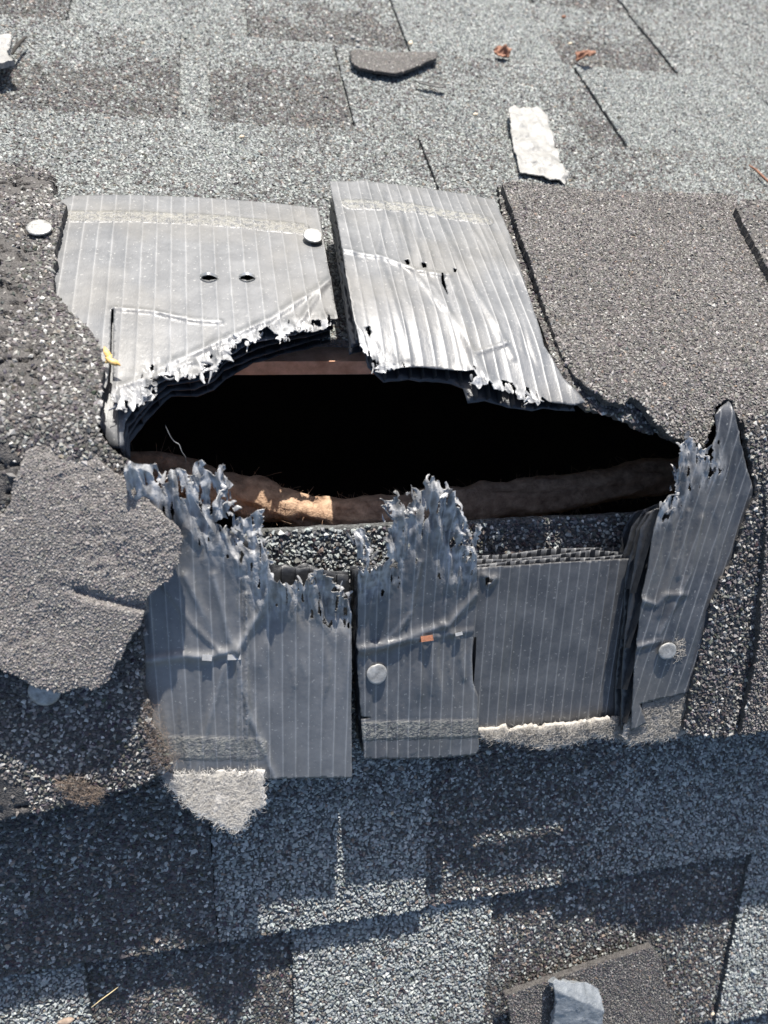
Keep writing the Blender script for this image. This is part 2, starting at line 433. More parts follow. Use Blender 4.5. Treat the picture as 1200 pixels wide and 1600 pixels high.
    if gran:
        g = gran; sp = g['sp']
        gx, gy = np.meshgrid(np.arange(x0, x1, sp), np.arange(y0, y1, sp * CP))
        gx = gx.ravel() + rs.uniform(-.5, .5, gx.size) * sp; gy = gy.ravel() + rs.uniform(-.5, .5, gy.size) * sp
        k = inside(gx, gy, B)
        if 'where' in g: k &= g['where'](gx, gy)
        for h in hol: k &= ~inside(gx, gy, h)
        if 'bald' in g: k &= rs.rand(len(gx)) > g['bald'](gx, gy)
        gx, gy = gx[k], gy[k]
        gz = sf(gx, gy) + (detail(gx, gy) if detail else 0)
        gp, gf, gc = granules(rs, gx, gy, gz, g['size'], g['pal'], g['tone'](gx, gy) if callable(g['tone']) else g['tone'], g.get('flat', .62))
        if shift is not None: gp = gp + np.repeat(shift(gx, gy), 6, 0)
        o = len(V); V = np.vstack([V, gp]); blocks.append(gf + o); mi.append(len(mats)); sm.append(False)
        col = np.vstack([col, gc]); mats.append(GR)
        if uv is not None: uv = np.vstack([uv, np.zeros((len(gp), 2))])
    return mesh(name, V, blocks, mats, parent, mi, col, uv, sm)

def tube(pts, r, n=8, prof=None, caps=True):
    pts = np.asarray(pts, float); m = len(pts)
    T = np.gradient(pts, axis=0); T /= np.linalg.norm(T, axis=1)[:, None] + 1e-12
    up = np.array([0, 0, 1.0]) if abs(T[0][2]) < .9 else np.array([1.0, 0, 0])
    A = np.cross(T, up); A /= np.linalg.norm(A, axis=1)[:, None] + 1e-12; Bn = np.cross(T, A)
    th = np.linspace(0, 2 * np.pi, n, endpoint=False)
    rr = np.broadcast_to(np.asarray(r, float), (m,))
    V = (pts[:, None] + rr[:, None, None] * (np.cos(th)[None, :, None] * A[:, None] + np.sin(th)[None, :, None] * Bn[:, None])).reshape(-1, 3)
    i = np.arange(m - 1)[:, None] * n; j = np.arange(n)[None]; k = (np.arange(n)[None] + 1) % n
    F = np.stack([i + j, i + k, i + n + k, i + n + j], -1).reshape(-1, 4)
    fs = [F]
    if caps: fs.append(np.arange(n)[None, :]); fs.append((m - 1) * n + np.arange(n)[None, ::-1])
    return V, fs
def join(parts):
    V = []; by = {}; o = 0
    for v, fs in parts:
        V.append(v)
        for f in fs: by.setdefault(f.shape[1], []).append(f + o)
        o += len(v)
    return np.vstack(V), [np.concatenate(x) for x in by.values()]

def fibres(rs, pts, length, r, sf, curl=1.0, lift=.001, dirv=None, spread=.7):
    out = []
    for (x, y) in pts:
        a = rs.uniform(0, 2 * np.pi) if dirv is None else math.atan2(dirv[1], dirv[0]) + rs.normal() * spread
        L = length * rs.uniform(.5, 1.4); m = 6; cv = rs.normal() * curl
        p = np.array([x, y]); c = []
        hz = rs.uniform(.1, 1) * lift
        for i in range(m):
            c.append([p[0], p[1], float(sf(p[0], p[1])) + hz * math.sin(math.pi * (i + .5) / m) + lift * .15])
            p = p + np.array([math.cos(a), math.sin(a)]) * L / m; a += cv / m + rs.normal() * .15
        out.append(tube(c, r * rs.uniform(.7, 1.3), 3, caps=False))
    return join(out)
def rand_in(rs, poly, n, edge=None):
    x0, y0 = poly.min(0); x1, y1 = poly.max(0); o = []
    while sum(map(len, o)) < n:
        X = rs.uniform(x0, x1, n); Y = rs.uniform(y0, y1, n); k = inside(X, Y, poly); o.append(np.stack([X[k], Y[k]], 1))
    return np.vstack(o)[:n]
#@@SETTING

# ================================================================== THE SETTING
def plane_box(name, lo, hi, m, kind='structure', parent=None):
    x0, y0, z0 = lo; x1, y1, z1 = hi
    V = [(x, y, z) for x in (x0, x1) for y in (y0, y1) for z in (z0, z1)]
    F = np.array([[0, 1, 3, 2], [4, 6, 7, 5], [0, 4, 5, 1], [2, 3, 7, 6], [0, 2, 6, 4], [1, 5, 7, 3]])
    o = mesh(name, V, [F], m, parent, smooth=[False]); return tag(o, kind=kind)
GROUND = m_simple('ground_soil', (.05, .06, .03), (.12, .12, .07), 2, .95, .02)
g = mesh('ground', [(-400, -400, -3.2), (400, -400, -3.2), (400, 400, -3.2), (-400, 400, -3.2)], [np.array([[0, 1, 2, 3]])], GROUND); tag(g, kind='structure')
XL, XR, VM = -.75, 1.35, 1.20
def slab(side, w0, w1, v0, v1, xl=XL, xr=XR):
    """a board lying on one slope; side +1 beyond the ridge, -1 before it"""
    V = []
    for x in (xl, xr):
        for v in (v0, v1):
            for ww in (w0, w1):
                V.append((x, side * (v * CP + ww * SP), -v * SP + ww * CP))
    F = np.array([[0, 1, 3, 2], [4, 6, 7, 5], [0, 4, 5, 1], [2, 3, 7, 6], [0, 2, 6, 4], [1, 5, 7, 3]])
    return np.array(V), [F]
house = empty('house', (0.3, 0, -3.2), 'house whose shingled roof ridge has a ragged hole, mostly below the picture', 'house')
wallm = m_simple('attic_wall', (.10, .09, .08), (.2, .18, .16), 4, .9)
hw, hz = VM * CP - .06, -VM * SP - .03
V = [(XL + .02, -hw, -3.2), (XL + .02, hw, -3.2), (XL + .02, hw, hz), (XL + .02, 0, -.04), (XL + .02, -hw, hz),
     (XR - .02, -hw, -3.2), (XR - .02, hw, -3.2), (XR - .02, hw, hz), (XR - .02, 0, -.04), (XR - .02, -hw, hz)]
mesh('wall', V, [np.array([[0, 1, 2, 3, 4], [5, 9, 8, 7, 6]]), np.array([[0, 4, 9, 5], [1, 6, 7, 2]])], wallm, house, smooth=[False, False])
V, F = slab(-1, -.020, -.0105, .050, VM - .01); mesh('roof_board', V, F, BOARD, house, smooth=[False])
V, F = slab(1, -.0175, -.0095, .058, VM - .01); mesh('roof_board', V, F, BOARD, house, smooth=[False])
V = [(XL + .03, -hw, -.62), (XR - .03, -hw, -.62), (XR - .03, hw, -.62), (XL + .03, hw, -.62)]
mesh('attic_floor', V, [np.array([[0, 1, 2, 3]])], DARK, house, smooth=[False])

# ================================================================== SHINGLE COURSES
EXP = .1428
def wcourse(side, v0, v1, w0, w1):
    def w(X, Y):
        v = side * np.asarray(Y) / CP
        return w0 + (w1 - w0) * np.clip((v - v0) / (v1 - v0), -.3, 1.2)
    return w
def rect(side, xa, xb, va, vb, j=0):
    return [(xa, side * va * CP), (xb, side * va * CP), (xb, side * vb * CP), (xa, side * vb * CP)]
def ruf(X, Y): return fbm(X, Y, .03, 77, 3) * .0006
def wear(X, Y, s=5): return np.clip(.05 + fbm(X, Y, .05, s, 4) * .40, 0, .4)
def course(side, va, vb, wa, wb, tabs, label, seed, tone_back, visx, granule=True, sp=.00158, size=.00106, top=None):
    o = empty('shingle_course', (0, side * vb * CP, -vb * SP), label, 'shingles', None)
    sfb = surf(wcourse(side, va, vb, wa - .003, wb - .003)); sft = surf(wcourse(side, va, vb, wa, wb))
    vis = lambda X, Y: (X > visx[0]) & (X < visx[1] + visx[2] * np.abs(Y))
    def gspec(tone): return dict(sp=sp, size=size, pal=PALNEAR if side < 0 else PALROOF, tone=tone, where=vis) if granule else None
    tx0 = -.55 if side < 0 else -.5
    sheet('backing', o, sfb, [ASP], xy=rect(side, XL + .01, XR - .01, va, vb), spacing=.005, thick=.0028, rough=.0004, seed=seed, gran=gspec(tone_back), detail=ruf, colf=lambda X, Y, d: np.full((len(X), 3), .05))
    for i, (xa, xb, tone) in enumerate(tabs):
        sheet('raised_tab', o, sft, [ASP], xy=rect(side, xa, xb, va, vb + .0006), spacing=.003, thick=.0030, rough=.0004, seed=seed + 10 + i, gran=gspec(tone), detail=ruf, colf=lambda X, Y, d: np.full((len(X), 3), .05))
    return o
near0 = surf(0.0)
def xat(px): return unp(px, near0)[0]
xa1, xa2, xa3 = xat((334, 1385)), xat((672, 1300)), xat((1000, 1250))
xb1, xb2, xb3, xb4 = xat((132, 1550)), xat((459, 1500)), xat((766, 1500)), xat((1150, 1470))
LT = lambda X, Y: wear(X, Y, 3)
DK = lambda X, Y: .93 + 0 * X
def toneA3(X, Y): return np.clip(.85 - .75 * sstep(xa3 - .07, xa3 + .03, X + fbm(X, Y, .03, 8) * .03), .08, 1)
VN = (-.20, .34, .20)
# before the ridge
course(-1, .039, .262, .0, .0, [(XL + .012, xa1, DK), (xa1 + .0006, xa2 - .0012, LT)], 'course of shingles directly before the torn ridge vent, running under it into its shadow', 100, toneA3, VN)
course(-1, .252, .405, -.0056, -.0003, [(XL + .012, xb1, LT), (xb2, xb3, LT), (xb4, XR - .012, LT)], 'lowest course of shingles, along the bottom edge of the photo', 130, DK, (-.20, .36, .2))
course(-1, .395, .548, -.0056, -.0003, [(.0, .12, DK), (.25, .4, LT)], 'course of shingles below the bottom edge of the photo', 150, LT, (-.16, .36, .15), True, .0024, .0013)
v = .548; ci = 0
while v < VM - .16:
    PLAINN = 'plain shingle course out of view below the photo, ' + ['nearest to it', 'one further down', 'two further down', 'last before the eave'][ci]; ci += 1
    course(-1, v - .01, v + EXP, -.0056, -.0003, [(-.4, -.2, DK), (.0, .22, LT), (.5, .8, DK)], PLAINN, 170, LT, VN, False); v += EXP
# beyond the ridge
far0 = surf(0.0)
f = lambda x, y: unp((x, y), far0)[0]
def band(side, va, vb, xa, xb, d=.95, base=None, depth=.95):
    """darker granules blended towards the upslope side of a tab"""
    def t(X, Y):
        v = side * Y / CP; k = (1 - sstep(.05, depth, (v - va) / (vb - va) + fbm(X, Y, .02, 31) * .5))
        return np.clip(wear(X, Y, 9) + .10 + d * 1.25 * k, 0, .97)
    return t
MID = lambda X, Y: np.clip(wear(X, Y, 6) + .22, 0, .75)
FV = (-.24, .17, 1.05)
g1, g2 = f(372, 270), f(672, 262)
def toneF0(X, Y): return np.clip(.18 + fbm(X, Y, .05, 41) * .5 + .35 * np.exp(-((X - f(900, 200)) / .05) ** 2) + .12 * sstep(0, .2, X), 0, .8)
course(1, .062, .2732, .0, .0, [(XL + .012, g1 - .0004, toneF0), (g1, g2 - .0016, toneF0), (g2 + .0005, XR - .012, toneF0)], 'course of shingles just beyond the ridge, its near edge under the upper vent panels', 200, MID, FV, sp=.00150, size=.00094)
h1, h2, h3, h4, h5, h6 = f(277, 150), f(328, 120), f(537, 137), f(880, 150), f(947, 172), f(1190, 150)
course(1, .262, .416, -.0056, -.0002, [(XL + .012, h1, band(1, .273, .416, 0, 0)), (h2, h3, band(1, .273, .416, 0, 0)), (h3 + .0024, h4, MID), (h4, h5 - .0016, band(1, .273, .416, 0, 0, .75)), (h5 + .0018, h6, LT), (h6 + .001, XR - .012, band(1, .273, .416, 0, 0, .8))],
       'second course of shingles beyond the ridge, with long dark tabs at the left', 220, LT, FV, sp=.00160, size=.00102)
k1, k2, k3, k4, k5 = f(100, 18), f(388, 45), f(626, 39), f(880, 85), f(1035, 78)
course(1, .405, .559, -.0056, -.0002, [(XL + .012, k1, band(1, .416, .559, 0, 0)), (k2, k3 - .001, band(1, .416, .559, 0, 0, 1.1, None, .9)), (k3 + .002, k4, LT), (k4, k5 - .002, band(1, .416, .559, 0, 0)), (k5 + .002, XR - .012, MID)],
       'third course of shingles beyond the ridge, with a dark tab near the top centre', 240, LT, FV, sp=.00170, size=.0011)
k6 = f(985, 10)
course(1, .548, .702, -.0056, -.0002, [(XL + .012, .1, MID), (.3, k6 - .003, band(1, .559, .702, 0, 0, .6)), (k6 + .001, XR - .012, MID)], 'fourth course of shingles beyond the ridge, along the top edge of the photo', 260, LT, FV, sp=.0021, size=.0013)
course(1, .691, .845, -.0056, -.0002, [(.1, .35, MID), (.6, XR - .012, DK)], 'fifth course of shingles beyond the ridge, at the top right corner of the photo', 280, LT, FV, sp=.003, size=.0016)
v = .845; ci = 0
while v < VM - .16:
    PLAINF = 'plain shingle course out of view beyond the top of the photo, ' + ['nearest to it', 'one further down', 'last before the eave'][ci]; ci += 1
    course(1, v - .01, v + EXP, -.0056, -.0003, [(-.4, -.2, DK), (.0, .22, LT), (.5, .8, DK)], PLAINF, 290, LT, FV, False); v += EXP

# ================================================================== VENT PANELS
PLY = .0048
def panel(label, px, wf, R, rib, ang, torn, seed, holes=(), detail=None, crumple=0, tornr=.012, tornamp=.001, bands=(), whites=(), dirt_litf=None, nply=4, lower=None, spacing=.0010, lowtorn=None, chalk=0, shards=0, shift=None, PM=None):
    """twin-wall plastic ridge vent panel: stacked plies of two skins with upright webs"""
    PM = PM or PL
    sf = surf(wf, R)
    P = unps(px, sf); cx, cy = P[:, 0].mean(), P[:, 1].mean()
    root = empty('vent_panel', (cx, cy, float(sf(cx, cy)) - .01), label, 'vent panel', 'torn plastic ridge vent panels')
    ca, sa = math.cos(ang), math.sin(ang)
    def U(X, Y): return ((X - cx) * ca + (Y - cy) * sa) / rib
    def uvf(X, Y): return np.stack([U(X, Y), -(X - cx) * sa + (Y - cy) * ca], 1)
    bl = [(unps(b[0], sf)[:, :2], b[1]) for b in bands]
    wl = [(unps(b[0], sf)[:, :2], b[1], b[2]) for b in whites]
    def colf(X, Y, d):
        c = np.zeros((len(X), 3))
        for l, hw_ in bl: c[:, 0] = np.maximum(c[:, 0], sstep(hw_ * 1.15, hw_ * .8, seg_dist(X, Y, l)))
        for l, hw_, a in wl: c[:, 1] = np.maximum(c[:, 1], a * .55 * np.exp(-(seg_dist(X, Y, l) / (hw_ * .7)) ** 2) * (.6 + vn(X / .003, Y / .003, 4)))
        if torn: c[:, 1] = np.maximum(c[:, 1], .8 * np.clip(1 - d / (tornr * .75), 0, 1) ** .8 * np.clip(.15 + ridged(X, Y * .5, .0022, 5, 3) * .75, 0, 1))
        c[:, 2] = dirt_litf(X, Y) if dirt_litf else np.clip(fbm(X, Y, .03, seed) * 1.0, 0, .5)
        return c
    def wd(X, Y): return wf(X, Y) if callable(wf) else wf
    def webs(z_off, hgt, poly_scale=1.0):
        def e(B, poly):
            out = []; us = U(B[:, 0], B[:, 1]); out_v, out_f = [], []
            for k in range(math.ceil(us.min()), math.floor(us.max()) + 1):
                t = np.arange(-.16, .16, .001); X = cx + k * rib * ca - t * sa; Y = cy + k * rib * sa + t * ca
                ins = inside(X, Y, B); 
                # snap the web's two ends to the sheet's edge
                for a in range(len(t) - 1):
                    if ins[a] and ins[a + 1]:
                        z = sf(X[a:a + 2], Y[a:a + 2]) + (detail(X[a:a + 2], Y[a:a + 2]) if detail else 0) + z_off
                        o = len(out_v) ; q = []
                        for s in (0, 1): q += [(X[a + s], Y[a + s], z[s] - .0004), (X[a + s], Y[a + s], z[s] - hgt)]
                        out_v += q; out_f.append([o, o + 2, o + 3, o + 1])
            # the sheet's own side wall where it was cut
            if out_v: out.append((np.array(out_v), np.array(out_f)))
            return out
        return e
    top = sheet('ply', root, sf, [PM], px=px, spacing=spacing, thick=.0004, rough=.00012, torn=torn, tornamp=tornamp, tornr=tornr, crumple=crumple,
                detail=detail, holes=holes, seed=seed, uvf=uvf, colf=colf, ext=None if torn else webs(-.0002, PLY / CP - .0006), shift=shift)
    for i in range(1, nply + 1):
        def wf2(X, Y, i=i): return wd(X, Y) - i * PLY
        lp = (lower[i - 1] if lower and i - 1 < len(lower) else (lower[-1] if lower else px))
        rsd = np.random.RandomState(seed + i)
        # same footprint in plan as the ply above, so the stack's sides stand upright
        Q = unps(lp, sf)[:, :2] + (rsd.normal(size=(len(lp), 2)) * .0005)
        sh = (Q - Q.mean(0)) * (1 - .002 * i) + Q.mean(0)
        sh[:, 1] += (1 if Q[:, 1].mean() < 0 else -1) * i * PLY * SP * (.45 if torn else 1)   # the stack stands square to the slope
        sheet('ply', root, surf(wf2, R), [PM if i <= chalk else PLI], xy=sh, spacing=.0025, thick=.0004, rough=.0004 if torn else .0001, detail=detail, seed=seed + 20 + i, uvf=uvf,
              colf=lambda X, Y, d: np.zeros((len(X), 3)), ext=webs(-i * PLY / CP + .0002, -(PLY / CP - .0007)))
    if shards:
        rs = np.random.RandomState(seed + 77); parts = []
        for t in torn:
            q = unps(t, sf)[:, :2]; Ls = np.hypot(*np.diff(q, axis=0).T); cum = np.concatenate([[0], np.cumsum(Ls)])
            for _ in range(int(shards * cum[-1] / .1)):
                u = rs.uniform(0, cum[-1]); x = np.interp(u, cum, q[:, 0]) + rs.normal() * .0012; y = np.interp(u, cum, q[:, 1]) + rs.normal() * .0012
                out_s = 1 if y < .005 else -1
                a = math.pi / 2 * out_s + rs.normal() * .7; L = rs.uniform(.002, .0075); wdt = rs.uniform(.0006, .0022); cu = rs.normal() * 1.2; up = rs.uniform(-.2, 1.3)
                y -= out_s * L * .45; z = float(sf(x, y)) + (float(detail(np.array([x]), np.array([y]))[0]) if detail else 0) + .0004
                p = np.array([x, y, z]); m = 7; Vv = []; tw = rs.normal() * 1.2
                for i in range(m):
                    d = np.array([math.cos(a), math.sin(a), up * (i / m) + out_s * -.0]); d[2] -= TP * out_s * -math.sin(a) * (-1 if out_s > 0 else 1) * 0
                    d /= np.linalg.norm(d); p = p + d * L / m; a += cu / m + rs.normal() * .15; up += rs.normal() * .35
                    c = np.array([-math.sin(a), math.cos(a), math.sin(tw * i / m) * .9]); c /= np.linalg.norm(c); ww = wdt * (1 - (i / m) ** 2 * .8) * rs.uniform(.7, 1.2)
                    Vv += [p - c * ww / 2, p + np.array([0, 0, .0003 + ww * .12]), p + c * ww / 2]
                Fv = np.array([[3 * i + j, 3 * i + j + 1, 3 * i + j + 4, 3 * i + j + 3] for i in range(m - 1) for j in (0, 1)])
                parts.append((np.array(Vv), [Fv, Fv[:, ::-1][:0]]))
        V, F = join([(v_, [f_[0]]) for v_, f_ in parts])
        cc = np.zeros((len(V), 3)); cc[:, 1] = np.repeat(rs.uniform(0, .55, len(V) // 21), 21)
        o = mesh('torn_shreds', V, F, PM, root, col=cc, uv=np.full((len(V), 2), .3)); o['kind'] = 'stuff'
    return root, sf
def poly_w(*a): return a

def crease(px, sf, h, wd):
    l = unps(px, sf)[:, :2]
    return lambda X, Y: h * np.exp(-(seg_dist(X, Y, l) / wd) ** 2)
def folds(seed, amp, s=.02, st=.25):
    return lambda X, Y: amp * fbm(X, Y * st, s, seed, 3)
def wrinkles(seed, amp, s=.007):
    return lambda X, Y: amp * (np.clip(ridged(X + fbm(X, Y, .03, seed + 3, 2) * .006, Y * .10, s, seed, 2), .2, 2) - .2) * sstep(-.15, .25, fbm(X, Y, .03, seed + 1, 2))

# ---- far left panel
sFL = surf(.0205, .02)
FLpx = [(60, 330), (112, 306), (180, 304), (300, 307), (420, 316), (498, 325), (502, 345), (510, 400), (520, 455), (527, 498),
        (517, 503), (515, 510), (501, 515), (485, 520), (464, 517), (444, 526), (438, 538), (429, 522), (417, 510), (406, 519), (402, 536), (394, 533), (382, 529), (375, 533), (361, 541), (357, 552), (366, 566), (352, 562), (344, 567),
        (334, 579), (325, 576), (308, 586), (299, 595), (287, 593), (276, 593), (262, 585), (248, 592), (236, 590), (246, 599), (227, 604), (246, 613), (238, 621), (227, 630), (211, 639), (201, 639), (193, 645), (183, 637), (176, 627),
        (177, 560), (178, 484), (174, 484), (172, 560), (168, 600), (160, 620), (90, 560), (60, 480)]
FLt = [[(515, 506), (464, 517), (438, 532), (402, 530), (361, 545), (334, 578), (299, 592), (262, 586), (236, 598), (227, 628), (201, 640), (178, 630)]]
dFL = [crease([(178, 482), (240, 487), (300, 500), (345, 503)], sFL, .0011, .0010), crease([(250, 575), (330, 540), (420, 500), (515, 440)], sFL, .0011, .0016), crease([(185, 605), (240, 590), (300, 565)], sFL, .0009, .0016),
       crease([(470, 500), (500, 455), (520, 430)], sFL, .0009, .0015), folds(3, .0009, .025)]
FLlow = [[(60, 330), (112, 306), (300, 307), (498, 325), (510, 400), (522, 455), (524, 492), (480, 505), (440, 515), (395, 525), (350, 548), (330, 565), (300, 575), (260, 580), (230, 600), (192, 650), (188, 690), (172, 690), (150, 650), (90, 560), (60, 480)]]
root, _ = panel('pale grey panel beyond the hole at the left, with round nail and two staples', FLpx, .0205, .02, .0064, .02, FLt, 11, holes=[[(312, 435), (318, 431), (327, 429), (336, 431), (341, 435), (327, 438)], [(373, 435), (379, 431), (387, 429), (395, 431), (400, 435), (387, 438)]],
      detail=lambda X, Y: sum(d(X, Y) for d in dFL), crumple=.0022, tornr=.011, tornamp=.0014, PM=PLF, chalk=1, shards=26,
      bands=[([(80, 338), (200, 338), (330, 343), (470, 357)], .0040)], whites=[([(178, 482), (345, 503)], .0010, .7), ([(250, 575), (420, 500), (515, 440)], .0012, .6), ([(185, 605), (300, 565)], .001, .5)],
      nply=4, lower=FLlow)

# ---- far right panel
def wFR(X, Y):
    e = np.clip((.145 - X) / .09, 0, 1.2)
    return .0255 + .0060 * e * sstep(-.02, .06, Y) + .003 * sstep(.0, .05, Y)
FRpx = [(515, 282), (580, 284), (640, 290), (700, 298), (774, 311), (800, 380), (825, 460), (850, 540), (880, 590), (915, 628), (899, 633), (857, 628), (846, 620), (839, 632), (809, 623), (785, 613), (767, 607), (765, 600), (752, 605), (738, 602), (731, 598), (743, 591), (738, 580), (728, 580),
        (710, 578), (680, 575), (659, 573), (632, 573), (614, 576), (598, 583), (588, 582), (592, 568), (582, 560), (568, 553), (562, 535), (553, 497), (541, 430), (533, 380), (524, 330)]
sFR = surf(wFR, .02)
FRt = [[(562, 535), (588, 575), (614, 576)], [(731, 590), (752, 603), (785, 613), (839, 631)]]
dFR = [crease([(535, 392), (600, 403), (650, 425), (700, 432)], sFR, .0011, .0012), crease([(640, 300), (655, 420), (720, 520), (760, 600)], sFR, .0007, .0018), crease([(620, 300), (640, 420), (690, 480)], sFR, .0006, .0013),
       crease([(700, 430), (720, 500), (745, 590)], sFR, .0007, .0016), crease([(745, 552), (790, 537)], sFR, .0008, .0009), crease([(600, 300), (590, 400), (640, 560)], sFR, .0006, .0015), crease([(665, 300), (720, 420), (800, 560)], sFR, .0006, .0015), folds(7, .0016, .016, .2), wrinkles(8, .0006)]
FRlow = [[(517, 284), (580, 286), (700, 299), (774, 312), (825, 460), (880, 590), (905, 634), (857, 630), (836, 636), (800, 628), (765, 618), (735, 620), (729, 598), (700, 590), (640, 584), (604, 587), (575, 560), (556, 497), (535, 380)],
         [(517, 284), (580, 286), (700, 299), (774, 312), (820, 440), (825, 480), (790, 500), (700, 480), (640, 500), (590, 500), (556, 510), (550, 470), (535, 380)]]
root, _ = panel('lifted pale grey panel beyond the hole, with punched staple holes and a slit', FRpx, wFR, .02, .0052, .0, FRt, 23, holes=[[(688, 428), (691, 427), (697, 452), (699, 461), (690, 445)], [(632, 408), (638, 407), (640, 414), (635, 417)], [(657, 412), (664, 411), (667, 418), (660, 420)], [(707, 421), (714, 421), (712, 427), (708, 426)], [(571, 512), (577, 508), (580, 520), (576, 527)]],
      detail=lambda X, Y: sum(d(X, Y) for d in dFR), crumple=.0016, tornr=.008, tornamp=.0012, PM=PLF, shards=18, bands=[([(545, 318), (640, 325), (760, 345)], .0036)],
      whites=[([(535, 392), (600, 403), (650, 425), (700, 432)], .001, .6), ([(640, 300), (655, 420), (720, 520), (760, 600)], .0016, .35), ([(745, 552), (790, 537)], .0008, .6), ([(700, 430), (745, 590)], .0014, .4)], nply=4, lower=FRlow)

# ---- near left panel
def vN(Y): return -Y / CP
def wNL(X, Y):
    v = vN(Y); return .0200 + .0022 * sstep(.09, .02, v) + .004 * sstep(.05, -.01, v)
NLpx = [(200, 728), (210, 727), (247, 727), (249, 743), (248, 758), (258, 775), (265, 742), (267, 733), (282, 732), (290, 736), (297, 757), (303, 740), (303, 723), (315, 719), (325, 730), (330, 742), (338, 727), (353, 725), (355, 735), (363, 748), (358, 762), (349, 777), (357, 797), (347, 813), (333, 817),
        (347, 820), (360, 819), (363, 837), (371, 827), (369, 807), (380, 807), (390, 813), (392, 806), (398, 802), (410, 800), (414, 827), (410, 840), (413, 860), (425, 880), (427, 897), (434, 907), (447, 910), (467, 912), (485, 907), (490, 891), (500, 893), (508, 901), (513, 910), (527, 927), (540, 932), (548, 932),
        (549, 1000), (549, 1100), (550, 1215), (420, 1217), (285, 1216), (230, 1190), (200, 1080), (200, 950), (200, 850)]
sNL = surf(wNL, .012)
NLt = [[(205, 735), (250, 750), (300, 750), (350, 740), (360, 790), (350, 818), (375, 822), (405, 810), (412, 860), (427, 895)], [(434, 907), (485, 908), (508, 901), (545, 932)]]
dNL = [crease([(225, 1033), (290, 1024), (325, 1027), (370, 1015), (405, 960), (430, 905)], sNL, .0016, .0018), crease([(290, 900), (320, 960), (345, 1020)], sNL, .0013, .0016), crease([(335, 900), (360, 1000), (370, 1015), (392, 1120), (430, 1215)], sNL, .0013, .0016), crease([(370, 1020), (372, 1215)], sNL, .001, .0012),
       crease([(385, 930), (386, 1215)], sNL, .0011, .0010), crease([(350, 1040), (320, 1150), (305, 1215)], sNL, .0008, .0012), crease([(310, 860), (318, 960), (345, 1020)], sNL, -.0010, .0018), folds(17, .0011, .018, .25), wrinkles(18, .0011, .0055), crease([(386, 905), (384, 1010), (387, 1215)], sNL, .0010, .0008), crease([(375, 905), (372, 1010), (375, 1180)], sNL, .0008, .0008), crease([(250, 905), (300, 975), (345, 1020)], sNL, .0009, .001)]
root, _ = panel('wide grey panel before the hole at the left, with shredded top and two flat staples', NLpx, wNL, .012, .0056, -.02, NLt, 31,
      detail=lambda X, Y: sum(d(X, Y) for d in dNL), crumple=.0042, tornr=.021, tornamp=.0018, shards=45, bands=[([(240, 1168), (400, 1170)], .0050)],
      whites=[([(225, 1033), (290, 1024), (325, 1027), (370, 1015), (405, 960), (430, 905)], .0014, .7), ([(335, 900), (360, 1000), (392, 1120), (430, 1215)], .0011, .55), ([(290, 900), (345, 1020)], .0012, .4), ([(386, 930), (386, 1215)], .0008, .5), ([(372, 1030), (372, 1215)], .0007, .5), ([(350, 1040), (305, 1215)], .0009, .35), ([(430, 905), (415, 1000)], .0009, .4)],
      nply=3, lower=[[(225, 850), (290, 800), (350, 830), (412, 862), (430, 893), (447, 888), (465, 893), (480, 890), (490, 888), (510, 897), (547, 900), (549, 1100), (549, 1212), (420, 1214), (285, 1212), (230, 1190), (205, 1080), (205, 950)]])

# ---- near middle panel
def wNM(X, Y):
    v = vN(Y); c = .088 - (X - .045) * .30
    return .0205 + .13 * np.clip(c - v, 0, .075) - .0010 * sstep(-.004, .012, v - c)
NMpx = [(568, 1185), (566, 1150), (564, 1124), (581, 1122), (564, 1119), (557, 1030), (559, 1018), (555, 1010), (559, 980), (559, 895), (553, 833), (564, 824), (570, 828), (571, 842), (577, 856), (578, 868), (571, 883), (574, 895), (589, 886), (600, 874), (598, 847), (602, 830), (608, 824), (608, 803), (600, 789), (591, 783), (609, 781), (614, 765), (622, 778), (625, 793), (633, 812), (634, 803), (640, 789), (636, 768), (647, 767), (653, 768), (662, 750), (672, 748), (686, 756), (697, 768), (706, 775), (714, 780), (718, 800), (727, 815), (729, 836), (725, 847), (730, 871), (736, 859), (741, 830), (748, 820), (744, 847), (741, 871), (746, 900), (746, 936), (740, 983), (737, 1024), (739, 1068), (747, 1088), (748, 1171), (743, 1179), (671, 1185)]
sNM = surf(wNM, .012)
NMt = [[(556, 840), (572, 850), (574, 890), (600, 870), (600, 830), (606, 795), (614, 772), (625, 800), (634, 800), (642, 772), (672, 752), (700, 772), (716, 800), (728, 830), (728, 866), (745, 830)]]
dNM = [crease([(559, 1018), (600, 1010), (650, 990), (700, 975), (742, 930)], sNM, .0015, .0018), crease([(559, 1012), (640, 1000), (738, 985)], sNM, .0009, .0012), crease([(620, 990), (640, 960), (655, 880)], sNM, .001, .0013), crease([(690, 975), (715, 1000), (725, 1060)], sNM, .0009, .0013), folds(27, .0010, .016, .25), wrinkles(28, .0011, .005)]
